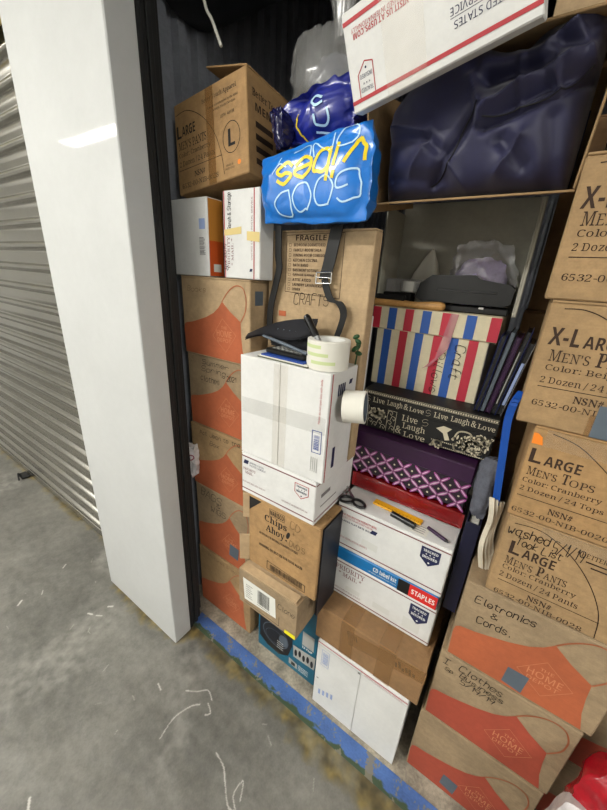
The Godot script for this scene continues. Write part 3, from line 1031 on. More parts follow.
	p_line(k, smooth([Vector2(0.008, 0.205), Vector2(0.06, 0.205), Vector2(0.12, 0.172), Vector2(0.165, 0.12), Vector2(0.188, 0.062), Vector2(0.196, 0.015)], 6), 0.0015)
	p_text(k, "Better Touch Apparel", 0.12, 0.197, 0.13, 0.014, "serif")
	p_text(k, "Apparel manufactured by the blind", 0.14, 0.18, 0.115, 0.007, "serif")
	p_text(k, "Raleigh, North Carolina", 0.16, 0.17, 0.085, 0.007, "serif")
	p_text(k, "LOT# 40108", 0.19, 0.148, 0.05, 0.007, "mono")
	p_ring(k, Vector2(0.227, 0.095), 0.031, 0.036, 0.0016)
	p_text(k, "L", 0.215, 0.075, 0.025, 0.04, "bold")
	p_text(k, "MADE IN", 0.205, 0.03, 0.025, 0.005, "sans")
	p_text(k, "UNITED STATES", 0.2, 0.022, 0.035, 0.005, "sans")
	done(k)
	k = ink(o, "orange_dot", "orange_label")
	p_ellipse(k, Vector2(0.252, 0.032), 0.006, 0.006)
	done(k)
	k = ink(o, "packing_tape", "tape_brown", "front", 1)
	p_rect(k, 0.135, 0.001, 0.03, 0.23)
	done(k)
	k = ink(o, "printed_side", "ink_brown", "right")
	p_text(k, "Better Touch", 0.02, 0.18, 0.12, 0.018, "serifbold")
	p_text(k, "MENS", 0.03, 0.15, 0.08, 0.018, "bold")
	for i in 4:
		p_rect(k, 0.03, 0.03 + 0.028 * i, 0.07, 0.014)
		p_rect(k, 0.115, 0.03 + 0.028 * i, 0.03, 0.014)
	done(k)

func build_second_stack() -> void:
	# teal product box on the floor
	var o := carton("product_box", "teal printed product box on the floor under the open carton", "box", -0.637, -0.3605, 0.001, 0.384, -0.737, 0.3, "blue_box", "", false)
	var k := ink(o, "photo_print", "kit_black")
	p_poly(k, [Vector2(0.01, 0.06), Vector2(0.05, 0.034), Vector2(0.11, 0.028), Vector2(0.155, 0.06), Vector2(0.172, 0.13), Vector2(0.17, 0.2), Vector2(0.01, 0.2)])
	done(k)
	k = ink(o, "appliance_print", "duct_grey", "front", 1)
	p_ring(k, Vector2(0.09, 0.12), 0.062, 0.055, 0.004)
	p_ring(k, Vector2(0.085, 0.11), 0.045, 0.035, 0.002, 0.3)
	p_ellipse(k, Vector2(0.13, 0.12), 0.022, 0.03)
	done(k)
	k = ink(o, "inset_photos", "print_grey", "front", 1)
	p_poly(k, [Vector2(0.18, 0.08), Vector2(0.273, 0.088), Vector2(0.276, 0.155), Vector2(0.176, 0.142)])
	p_poly(k, [Vector2(0.16, 0.026), Vector2(0.2, 0.022), Vector2(0.199, 0.05), Vector2(0.16, 0.058)])
	p_rect(k, 0.215, 0.18, 0.05, 0.07)
	done(k)
	k = ink(o, "inset_details", "kit_black", "front", 2)
	for i in 5:
		p_ellipse(k, Vector2(0.19 + 0.018 * i, 0.11 + 0.008 * (i % 2)), 0.006, 0.018)
	p_rect(k, 0.172, 0.028, 0.018, 0.018)
	done(k)
	k = ink(o, "printed_lettering", "print_white", "front", 2)
	for i in 4:
		p_rect(k, 0.205, 0.05 - 0.008 * i, 0.045, 0.002)
		p_rect(k, 0.1, 0.1 - 0.012 * i, 0.03, 0.002)
	p_text(k, "12 CUP", 0.215, 0.165, 0.045, 0.01, "bold")
	done(k)
	# open carton with shipping label
	o = thing("open_carton", "small open brown carton with white shipping label below the cookie carton", "box", Vector3(-0.499, 0.385, -0.614 - 0.14))
	var s := Vector3(0.241, 0.145, 0.28)
	note_size(o, s)
	var t := 0.004
	part("bottom", box_mesh(Vector3(-s.x / 2, 0, -s.z / 2), Vector3(s.x / 2, t, s.z / 2), 0.001), M.card_grey, o)
	part("front_panel", box_mesh(Vector3(-s.x / 2, 0.0, s.z / 2 - t), Vector3(s.x / 2, s.y, s.z / 2), 0.0015), M.card_grey, o)
	part("side_panel", box_mesh(Vector3(-s.x / 2, t, -s.z / 2), Vector3(-s.x / 2 + t, s.y, s.z / 2 - t), 0.001), M.card_grey, o)
	part("side_panel", box_mesh(Vector3(s.x / 2 - t, t, -s.z / 2), Vector3(s.x / 2, s.y, s.z / 2 - t), 0.001), M.card_grey, o)
	part("back_panel", box_mesh(Vector3(-s.x / 2 + t, t, -s.z / 2), Vector3(s.x / 2 - t, s.y, -s.z / 2 + t), 0.001), M.card_grey, o)
	part("top_flap", box_mesh(Vector3(-s.x / 2, s.y - t, -s.z / 2), Vector3(s.x / 2, s.y, s.z / 2 - t), 0.001), M.card_pale, o)
	part("folded_flap", box_mesh(Vector3(-0.102, 0, 0), Vector3(0.11, 0.004, 0.03), 0.001, Transform3D(Basis.from_euler(Vector3(0.1, 0.0, 0.02)), Vector3(0.003, s.y + 0.005, s.z / 2 - 0.032))), M.card_pale, o)
	k = ink(o, "shipping_label", "label_white")
	p_poly(k, [Vector2(0.026, 0.024), Vector2(0.162, 0.034), Vector2(0.157, 0.116), Vector2(0.019, 0.117)])
	var slip := done(k)
	k = ink(o, "label_print", "ink_black", "front", 1)
	p_barcode(k, 0.085, 0.045, 0.05, 0.06, 5)
	for i in 7:
		p_rect(k, 0.032, 0.04 + 0.009 * i, 0.03 - 0.004 * (i % 3), 0.0018)
	p_rect(k, 0.082, 0.038, 0.056, 0.0015)
	p_line(k, [Vector2(0.025, 0.012), Vector2(0.175, 0.012), Vector2(0.175, 0.05)], 0.0015)
	done(k, slip)
	k = ink(o, "handwriting", "ink_pen")
	p_hand(k, "Clone", 0.168, 0.085, 0.02, 0.0014, 0.05, 0.065, 20)
	done(k)
	k = ink(o, "yellow_sticker", "yellow_label", "front", 1)
	p_poly(k, [Vector2(0.197, 0.001), Vector2(0.2395, 0.001), Vector2(0.2395, 0.018), Vector2(0.2, 0.016)])
	done(k)
	# cookie carton
	o = carton("cookie_carton", "brown cookie carton with bold black lettering and handwritten CD + DVD's", "box", -0.609, -0.344, 0.541, 0.813, -0.652, 0.122, "card_warm", "", true)
	k = ink(o, "printed_lettering", "ink_black")
	p_text(k, "NABISCO", 0.088, 0.232, 0.05, 0.017, "bold")
	p_line(k, [Vector2(0.085, 0.228), Vector2(0.141, 0.228), Vector2(0.141, 0.253), Vector2(0.085, 0.253), Vector2(0.085, 0.228)], 0.0014)
	p_text(k, "Chips", 0.066, 0.193, 0.085, 0.033, "serifbold")
	p_text(k, "Ahoy", 0.072, 0.157, 0.072, 0.033, "serifbold")
	p_ellipse(k, Vector2(0.157, 0.19), 0.006, 0.014, -0.3)
	p_ellipse(k, Vector2(0.151, 0.168), 0.003, 0.003)
	p_text(k, "ARTIFICIALLY & NATURALLY FLAVORED COOKIES", 0.045, 0.14, 0.15, 0.008, "bold")
	p_text(k, "WARNING: DO NOT USE FOR FOOD AGAIN", 0.044, 0.092, 0.17, 0.01, "bold")
	p_line(k, [Vector2(0.08, 0.046), Vector2(0.228, 0.038), Vector2(0.228, 0.01), Vector2(0.079, 0.014), Vector2(0.08, 0.046)], 0.002)
	p_barcode(k, 0.092, 0.016, 0.125, 0.022, 8)
	p_poly(k, [Vector2(0.003, 0.262), Vector2(0.003, 0.212), Vector2(0.053, 0.262)])
	done(k)
	k = ink(o, "handwriting", "ink_faint", "front", 1)
	p_hand(k, "CD", 0.162, 0.222, 0.024, 0.0015, 0.0, 0.036, 21)
	p_hand(k, "+", 0.17, 0.195, 0.02, 0.0015, 0.0, 0.012, 22)
	p_hand(k, "DVD'S", 0.163, 0.155, 0.02, 0.0015, 0.0, 0.056, 23)
	done(k)
	for q in [[0.175, 0.268, 0.022, 0.5], [0.0, 0.105, 0.034, 0.6]]:
		part("side_flap", box_mesh(Vector3(-q[2], q[0], -0.0025), Vector3(0, q[1], 0.0025), 0.001, Transform3D(Basis.from_euler(Vector3(0, q[3], 0)), Vector3(-0.1335, 0, 0.056))), M.card_pale, o)
	# flat mailing box
	o = carton("mailing_box", "flat white mailing box with red rules on top of the cookie carton", "box", -0.634, -0.367, 0.814, 0.954, -0.647, 0.22, "white_card", "", true)
	mail_rules(o, 0.014, 0.126, true)
	k = ink(o, "printed_lettering", "print_navy")
	eagle(k, 0.008, 0.103, 0.022)
	p_text(k, "UNITED STATES", 0.033, 0.109, 0.055, 0.006, "sans")
	p_text(k, "POSTAL SERVICE", 0.033, 0.1, 0.062, 0.006, "sans")
	done(k)
	k = ink(o, "printed_words", "print_darkred")
	p_text(k, "PRIORITY", 0.007, 0.082, 0.05, 0.008, "serif")
	p_text(k, "MAIL", 0.015, 0.07, 0.03, 0.008, "serif")
	p_text(k, "FLAT RATE BOX ANY WEIGHT", 0.005, 0.037, 0.09, 0.005, "sans")
	p_text(k, "FOR DOMESTIC AND INTERNATIONAL USE", 0.156, 0.033, 0.09, 0.005, "sans")
	done(k)
	badge(o, 0.2, 0.07, 0.045, 0.044, false)
	k = ink(o, "side_print", "ink_grey", "right")
	p_rect(k, 0.03, 0.075, 0.05, 0.012)
	p_rect(k, 0.03, 0.045, 0.09, 0.004)
	done(k)
	# tall plain white carton with a centre seam
	o = thing("white_carton", "tall plain white carton with centre seam topped by a tape roll", "box", Vector3(-0.493, 0.955, -0.647 - 0.07))
	s = Vector3(0.282, 0.293, 0.14)
	note_size(o, s)
	part("body", box_mesh(Vector3(-s.x / 2, 0, -s.z / 2), Vector3(s.x / 2, s.y, s.z / 2 - 0.004), 0.002), M.white_card, o)
	part("front_flap", box_mesh(Vector3(-s.x / 2, 0.001, s.z / 2 - 0.004), Vector3(-0.0056, s.y, s.z / 2), 0.0015), M.white_card, o)
	part("front_flap", box_mesh(Vector3(-0.0036, 0.001, s.z / 2 - 0.004), Vector3(s.x / 2, s.y, s.z / 2), 0.0015), M.white_card, o)
	k = ink(o, "packing_tape", "tape_white")
	p_rect(k, 0.004, 0.13, 0.275, 0.045, 0.03)
	done(k)
	k = ink(o, "seam_tape", "tape_clear", "front", 1)
	p_rect(k, 0.116, 0.002, 0.045, 0.288)
	done(k)
	k = ink(o, "red_lettering", "print_red", "front", 1)
	p_text(k, "Please do not open box with knife", 0.2645, 0.165, 0.112, 0.008, "sans", PI / 2)
	done(k)
	k = ink(o, "blue_label", "print_blue", "front", 1)
	p_line(k, [Vector2(0.245, 0.084), Vector2(0.243, 0.144), Vector2(0.27, 0.145), Vector2(0.271, 0.085), Vector2(0.245, 0.084)], 0.0018)
	p_barcode(k, 0.249, 0.093, 0.016, 0.042, 9, true)
	done(k)
	k = ink(o, "small_print", "print_grey", "front", 1)
	for i in 4:
		p_rect(k, 0.244 + 0.006 * i, 0.028, 0.002, 0.042)
	done(k)
	k = ink(o, "red_edge_rule", "print_red", "right")
	p_rect(k, 0.008, 0.001, 0.004, s.y - 0.002)
	done(k)
	k = ink(o, "side_print", "print_navy", "right")
	eagle(k, 0.095, 0.25, 0.02)
	p_rect(k, 0.04, 0.03, 0.014, 0.06)
	for i in 4:
		p_rect(k, 0.04 + 0.01 * i, 0.23, 0.007, 0.03)
	done(k)
	# tall brown crafts box behind
	o = carton("moving_box", "tall brown moving box with printed room checklist marked CRAFTS", "box", -0.672, -0.352, 0.956, 1.566, -0.802, 0.04, "card_pale", "", true)
	k = ink(o, "printed_lettering", "ink_brown")
	p_line(k, [Vector2(0.063, 0.455), Vector2(0.063, 0.598), Vector2(0.239, 0.602), Vector2(0.239, 0.448), Vector2(0.063, 0.455)], 0.0014)
	p_text(k, "FRAGILE", 0.093, 0.585, 0.095, 0.013, "bold")
	var rooms := ["BEDROOM DORMITORIO", "FAMILY ROOM SALA", "DINING ROOM COMEDOR", "KITCHEN COCINA", "BATH BANO", "BASEMENT SOTANO", "GARAGE GARAJE", "ATTIC ATICO", "LAUNDRY LAVANDERIA", "OTHER"]
	for i in rooms.size():
		var y := 0.571 - 0.0124 * i
		p_text(k, rooms[i], 0.087, y, 0.0055 * rooms[i].length(), 0.007, "bold")
		p_line(k, [Vector2(0.072, y), Vector2(0.079, y), Vector2(0.079, y + 0.007), Vector2(0.072, y + 0.007), Vector2(0.072, y)], 0.0008)
	done(k)
	k = ink(o, "handwriting", "ink_black", "front", 1)
	p_hand(k, "CRAFTS", 0.095, 0.422, 0.028, 0.0015, 0.04, 0.115, 24)
	done(k)
	k = ink(o, "orange_corner_print", "apron_orange", "front", 1)
	p_rect(k, 0.043, 0.386, 0.026, 0.015)
	done(k)

func build_third_stack() -> void:
	# white mailing box standing on the floor
	var o := thing("mailing_box", "large plain white mailing box on the floor with centre seam and red top rule", "box", Vector3(-0.187, 0.001, -0.70 - 0.1), "")
	var s := Vector3(0.306, 0.322, 0.20)
	note_size(o, s)
	part("body", box_mesh(Vector3(-s.x / 2, 0, -s.z / 2), Vector3(s.x / 2, s.y, s.z / 2 - 0.003), 0.002), M.white_card, o)
	part("front_flap", box_mesh(Vector3(-s.x / 2, 0.0, s.z / 2 - 0.003), Vector3(0.004, s.y - 0.001, s.z / 2), 0.001), M.white_card, o)
	part("front_flap", box_mesh(Vector3(0.0055, 0.0, s.z / 2 - 0.003), Vector3(s.x / 2, s.y - 0.001, s.z / 2), 0.001), M.white_card, o)
	var k := ink(o, "printed_marks", "print_paleblue")
	p_line(k, [Vector2(0.019, 0.215), Vector2(0.019, 0.29), Vector2(0.047, 0.29), Vector2(0.047, 0.215), Vector2(0.019, 0.215)], 0.0014)
	p_barcode(k, 0.023, 0.225, 0.02, 0.055, 11, true)
	for i in 4:
		p_rect(k, 0.02 + 0.016 * i, 0.06 + 0.006 * i, 0.008, 0.026)
	done(k)
	k = ink(o, "small_print", "ink_grey")
	p_rect(k, 0.148, 0.296, 0.008, 0.008)
	p_rect(k, 0.008, 0.135, 0.008, 0.004)
	done(k)
	k = ink(o, "red_rule", "print_red")
	p_rect(k, 0.001, 0.313, 0.304, 0.0035)
	p_text(k, "UNITED STATES POSTAL SERVICE", 0.17, 0.306, 0.12, 0.004, "sans")
	done(k)
	k = ink(o, "fold_line", "print_grey")
	p_rect(k, 0.001, 0.3025, 0.304, 0.001)
	done(k)
	# taped brown carton: upper and lower creases, heavy tape
	o = carton("taped_carton", "brown carton with wrinkled packing tape between the floor box and the red-ruled postal boxes", "box", -0.357, -0.012, 0.325, 0.469, -0.705, 0.34, "card_brown", "", true)
	k = ink(o, "packing_tape", "tape_brown", "front", 1)
	p_poly(k, [Vector2(0.12, 0.06), Vector2(0.348, 0.1), Vector2(0.348, 0.145), Vector2(0.11, 0.115)])
	done(k)
	for q in [[0.09, 0.045, 0.02], [0.21, 0.05, -0.02]]:
		k = ink(o, "packing_tape", "tape_brown", "front", 0)
		p_rect(k, q[0], 0.0, q[1], 0.142, q[2])
		done(k)
		k = ink(o, "packing_tape", "tape_brown", "top", 1)
		p_rect(k, q[0], 0.0, q[1], 0.09)
		done(k)
	k = ink(o, "smudged_print", "ink_brown", "front", 0)
	for i in 7:
		p_rect(k, 0.255 + 0.01 * i, 0.1 - 0.004 * (i % 2), 0.007, 0.012 + 0.006 * (i % 3), 0.2)
	for i in 5:
		p_rect(k, 0.115 + 0.007 * i, 0.09, 0.004, 0.02, 0.3)
	done(k)
	# lower red-ruled postal box
	o = carton("mailing_box", "lower white red-ruled postal box under the thin label kit box", "box", -0.361, -0.029, 0.47, 0.618, -0.778, 0.3, "white_card", "red-ruled postal boxes in the third stack", true)
	mail_rules(o, 0.012, 0.134, true)
	k = ink(o, "printed_lettering", "print_darkred")
	p_text(k, "PRIORITY", 0.018, 0.107, 0.1, 0.018, "serif")
	p_text(k, "* MAIL *", 0.03, 0.084, 0.08, 0.016, "serif")
	p_text(k, "UNITED STATES POSTAL SERVICE", 0.014, 0.024, 0.1, 0.006, "sans")
	done(k)
	k = ink(o, "blank_patches", "print_faint")
	p_rect(k, 0.06, 0.035, 0.05, 0.018)
	p_rect(k, 0.155, 0.03, 0.055, 0.022)
	p_rect(k, 0.25, 0.025, 0.05, 0.04)
	done(k)
	badge(o, 0.262, 0.06, 0.053, 0.066, true)
	# label kit
	o = carton("label_kit_box", "thin blue black and red label kit box squeezed between two red-ruled postal boxes", "box", -0.366, -0.034, 0.619, 0.664, -0.774, 0.27, "kit_blue", "", false)
	k = ink(o, "black_panel", "kit_black")
	p_rect(k, 0.222, 0.0005, 0.033, 0.044)
	done(k)
	k = ink(o, "red_panel", "kit_red")
	p_rect(k, 0.255, 0.0005, 0.0765, 0.044)
	done(k)
	k = ink(o, "printed_lettering", "print_white", "front", 1)
	p_text(k, "CD label kit", 0.145, 0.021, 0.072, 0.016, "bold")
	p_text(k, "100 labels and jewel case inserts", 0.13, 0.01, 0.088, 0.006, "sans")
	p_text(k, "STAPLES", 0.262, 0.014, 0.064, 0.017, "bold")
	done(k)
	# upper red-ruled postal box
	o = carton("mailing_box", "upper white red-ruled postal box carrying scissors and a yellow ruler", "box", -0.358, -0.03, 0.665, 0.827, -0.776, 0.3, "white_card", "red-ruled postal boxes in the third stack", true)
	mail_rules(o, 0.014, 0.148, true)
	k = ink(o, "printed_lettering", "print_red")
	p_text(k, "USE THIS BOX FOR PRIORITY MAIL", 0.016, 0.122, 0.112, 0.007, "bold")
	p_text(k, "DO NOT USE FOR ANY OTHER PURPOSE", 0.016, 0.113, 0.1, 0.006, "sans")
	p_text(k, "UNITED STATES POSTAL SERVICE", 0.008, 0.038, 0.1, 0.006, "sans")
	done(k)
	k = ink(o, "navy_print", "print_navy")
	p_text(k, "LARGE FLAT RATE BOX", 0.018, 0.1, 0.095, 0.006, "bold")
	eagle(k, 0.11, 0.1, 0.022)
	done(k)
	k = ink(o, "blank_patch", "print_faint")
	p_rect(k, 0.088, 0.045, 0.05, 0.025, -0.05)
	done(k)
	badge(o, 0.254, 0.082, 0.05, 0.058, true)
	# crumpled red plastic parcel
	var d := bag_def(Vector3(-0.365, 0.885, -0.872), Vector3(-0.03, 0.881, -0.868), Vector3(-0.03, 0.834, -0.868), Vector3(-0.365, 0.834, -0.872), 0.012, 0.12, 0.012, 7.0, 201, 6.0, 0.0, 0)
	o = thing("red_parcel", "crumpled dark red plastic parcel squashed under the purple box", "plastic bag", Vector3.ZERO)
	part("film", bag_mesh(d, 70, 20), M.red_film, o)
	# purple patterned box with lid
	o = thing("purple_box", "purple lidded box with white and magenta petal lattice pattern", "box", Vector3(-0.213, 0.8925, -0.872 - 0.11))
	o.rotation_degrees.z = -1.2
	s = Vector3(0.352, 0.132, 0.22)
	note_size(o, s)
	part("body", box_mesh(Vector3(-s.x / 2 + 0.002, 0, -s.z / 2 + 0.002), Vector3(s.x / 2 - 0.002, s.y - 0.003, s.z / 2 - 0.002), 0.002), M.dark_purple, o)
	part("lid", box_mesh(Vector3(-s.x / 2 - 0.001, s.y - 0.05, -s.z / 2), Vector3(s.x / 2 + 0.001, s.y, s.z / 2), 0.003), M.purple_card, o)
	for layer in [["petal_pattern", "print_magenta", 0], ["petal_highlights", "print_pink", 1], ["lattice_dots", "print_cream", 2]]:
		k = ink(o, layer[0], layer[1], "front", layer[2])
		k.xf.origin.z -= 0.002
		var st := 0.0275
		for i in 14:
			for j in 4:
				var c := Vector2(0.004 + st * 0.5 + st * i * 0.95, 0.004 + st * 0.38 + j * st * 0.84)
				if c.y > 0.072 or c.x > s.x - 0.01:
					continue
				if (i + j) % 2 == 0:
					for rr in [PI / 4, -PI / 4]:
						if layer[2] < 2:
							p_ellipse(k, c + Vector2(st * 0.47, 0).rotated(rr), st * (0.62 if layer[2] == 0 else 0.4), st * (0.17 if layer[2] == 0 else 0.06), rr)
							p_ellipse(k, c - Vector2(st * 0.47, 0).rotated(rr) if c.x > st * 0.5 else c, st * (0.62 if layer[2] == 0 else 0.4), st * (0.17 if layer[2] == 0 else 0.06), rr)
				elif layer[2] == 2:
					p_ellipse(k, c, 0.003, 0.003, 0, 8)
		done(k).set_meta("kind", "stuff")
	# black keepsake box
	o = thing("keepsake_box", "black decorative box lettered Live Laugh Love with cream floral panels", "box", Vector3(-0.194, 1.0295, -0.909 - 0.13))
	s = Vector3(0.366, 0.12, 0.26)
	note_size(o, s)
	part("body", box_mesh(Vector3(-s.x / 2 + 0.003, 0, -s.z / 2 + 0.003), Vector3(s.x / 2 - 0.003, s.y - 0.002, s.z / 2 - 0.003), 0.002), M.black_card, o)
	part("lid", box_mesh(Vector3(-s.x / 2, s.y - 0.046, -s.z / 2), Vector3(s.x / 2, s.y, s.z / 2), 0.002), M.black_card, o)
	k = ink(o, "lid_lettering", "print_cream")
	for x0 in [0.012, 0.19]:
		p_hand(k, "S", x0, 0.083, 0.016, 0.0007, 0.3, 0.014, 31)
		p_text(k, "Live", x0 + 0.02, 0.085, 0.036, 0.016, "italic")
		p_text(k, "Laugh", x0 + 0.064, 0.081, 0.046, 0.021, "serif")
		p_text(k, "&", x0 + 0.114, 0.085, 0.012, 0.017, "serif")
		p_text(k, "Love", x0 + 0.13, 0.085, 0.04, 0.013, "italic")
	for i in 60:
		p_rect(k, 0.003 + 0.006 * i, 0.111, 0.004, 0.004)
	p_rect(k, 0.002, 0.109, 0.362, 0.0008)
	p_rect(k, 0.002, 0.117, 0.362, 0.0008)
	done(k)
	k = ink(o, "floral_panels", "print_cream")
	k.xf.origin.z -= 0.003
	p_line(k, [Vector2(0.022, 0.003), Vector2(0.022, 0.071)], 0.001)
	for c in [Vector2(0.035, 0.058), Vector2(0.05, 0.052), Vector2(0.064, 0.058), Vector2(0.042, 0.045), Vector2(0.058, 0.042), Vector2(0.07, 0.047)]:
		for i in 5:
			p_ellipse(k, c + Vector2(0.005, 0).rotated(TAU * i / 5), 0.0048, 0.0034, TAU * i / 5, 8)
	for c in [Vector2(0.03, 0.022), Vector2(0.045, 0.014), Vector2(0.06, 0.024), Vector2(0.072, 0.012), Vector2(0.09, 0.06), Vector2(0.1, 0.045), Vector2(0.09, 0.03), Vector2(0.1, 0.015)]:
		p_line(k, smooth([c + Vector2(-0.008, -0.004), c + Vector2(-0.004, 0.008), c + Vector2(0.006, 0.005), c + Vector2(0.003, -0.004), c + Vector2(-0.001, 0.001)], 4), 0.0014)
	p_line(k, [Vector2(0.082, 0.003), Vector2(0.082, 0.07), Vector2(0.108, 0.07), Vector2(0.108, 0.003)], 0.0012)
	p_text(k, "Live", 0.125, 0.05, 0.045, 0.019, "italic")
	p_hand(k, "S", 0.185, 0.05, 0.018, 0.0007, 0.3, 0.018, 35)
	p_text(k, "Laugh", 0.13, 0.022, 0.065, 0.024, "serif")
	p_text(k, "&", 0.112, 0.008, 0.016, 0.022, "serif")
	p_text(k, "Love", 0.136, 0.003, 0.062, 0.016, "italic")
	p_poly(k, [Vector2(0.222, 0.055), Vector2(0.24, 0.066), Vector2(0.262, 0.063), Vector2(0.252, 0.05), Vector2(0.262, 0.03), Vector2(0.25, 0.026), Vector2(0.242, 0.045)])
	for i in 12:
		p_rect(k, 0.215 + 0.005 * i, 0.018, 0.003, 0.003)
	for i in 34:
		var a := i * 0.42
		var rr := 0.006 + 0.00085 * i
		p_ellipse(k, Vector2(0.318 + cos(a) * rr * 1.15, 0.037 + sin(a) * rr * 0.8), 0.0075, 0.0028, a + 1.9, 8)
	for i in 16:
		p_ellipse(k, Vector2(0.05 + 0.026 * cos(i * 1.9) * sqrt(i / 16.0), 0.05 + 0.016 * sin(i * 1.9) * sqrt(i / 16.0)), 0.0055, 0.0035, i * 1.3, 8)
	for i in 22:
		p_rect(k, 0.245 + 0.005 * i, 0.003, 0.003, 0.003)
	for q in [[0.3, 0.045, 1.0], [0.33, 0.02, 0.9], [0.335, 0.055, -0.8], [0.285, 0.02, -0.7], [0.235, 0.008, 0.6]]:
		var c := Vector2(q[0], q[1])
		var f: float = q[2]
		p_line(k, smooth([c + Vector2(-0.03, -0.012) * f, c + Vector2(-0.02, 0.016) * f, c + Vector2(0.008, 0.018) * f, c + Vector2(0.014, -0.004) * f, c + Vector2(-0.002, -0.008) * f, c + Vector2(-0.006, 0.004) * f], 5), 0.0042)
		for i in 5:
			p_ellipse(k, c + Vector2(-0.03 + 0.01 * i, -0.006 + 0.006 * sin(i * 1.7)) * f, 0.007, 0.0026, 0.9 + 0.5 * i, 8)
	done(k)
	# striped box with lid
	o = thing("striped_box", "red blue and cream striped lidded box marked Craft", "box", Vector3(-0.241, 1.148, -0.992 - 0.15))
	s = Vector3(0.31, 0.237, 0.30)
	note_size(o, s)
	part("body", box_mesh(Vector3(-s.x / 2, 0, -s.z / 2), Vector3(s.x / 2, s.y - 0.004, s.z / 2 - 0.003), 0.002), M.cream_card, o)
	part("lid", box_mesh(Vector3(-s.x / 2 - 0.017, s.y - 0.065, -s.z / 2 - 0.004), Vector3(s.x / 2 + 0.017, s.y, s.z / 2 + 0.004), 0.003), M.cream_card, o)
	for cc in [["red_stripe", "stripe_red", 0], ["blue_stripe", "stripe_blue", 1]]:
		for i in 4:
			var x: float = [[0.071, 0.149 + 0.02, 0.262, 9.0], [0.022, 0.117, 0.212, 9.0]][cc[2]][i]
			if x < 1.0:
				k = ink(o, cc[0], cc[1])
				k.xf.origin.z -= 0.003
				p_rect(k, x, 0.001, 0.024, 0.199)
				done(k)
		for x in [[-0.016, 0.081, 0.183, 0.302], [0.032, 0.13, 0.245]][cc[2]]:
			k = ink(o, "lid_" + cc[0], cc[1])
			k.xf.origin.z += 0.004
			p_rect(k, x, s.y - 0.063, 0.0245, 0.061)
			done(k)
	k = ink(o, "handwriting", "ink_pen", "front", 1)
	p_hand(k, "Craft", 0.232, 0.155, 0.026, 0.0016, -PI / 2, 0.095, 41)
	p_hand(k, "Pillows", 0.185, 0.13, 0.024, 0.0016, -PI / 2, 0.12, 42)
	done(k)
	k = ink(o, "pink_ribbon_tape", "pink_film", "front", 2)
	k.xf.origin.z += 0.005
	p_poly(k, [Vector2(0.205, 0.235), Vector2(0.225, 0.235), Vector2(0.215, 0.14), Vector2(0.175, 0.085), Vector2(0.155, 0.075), Vector2(0.185, 0.11)])
	done(k)

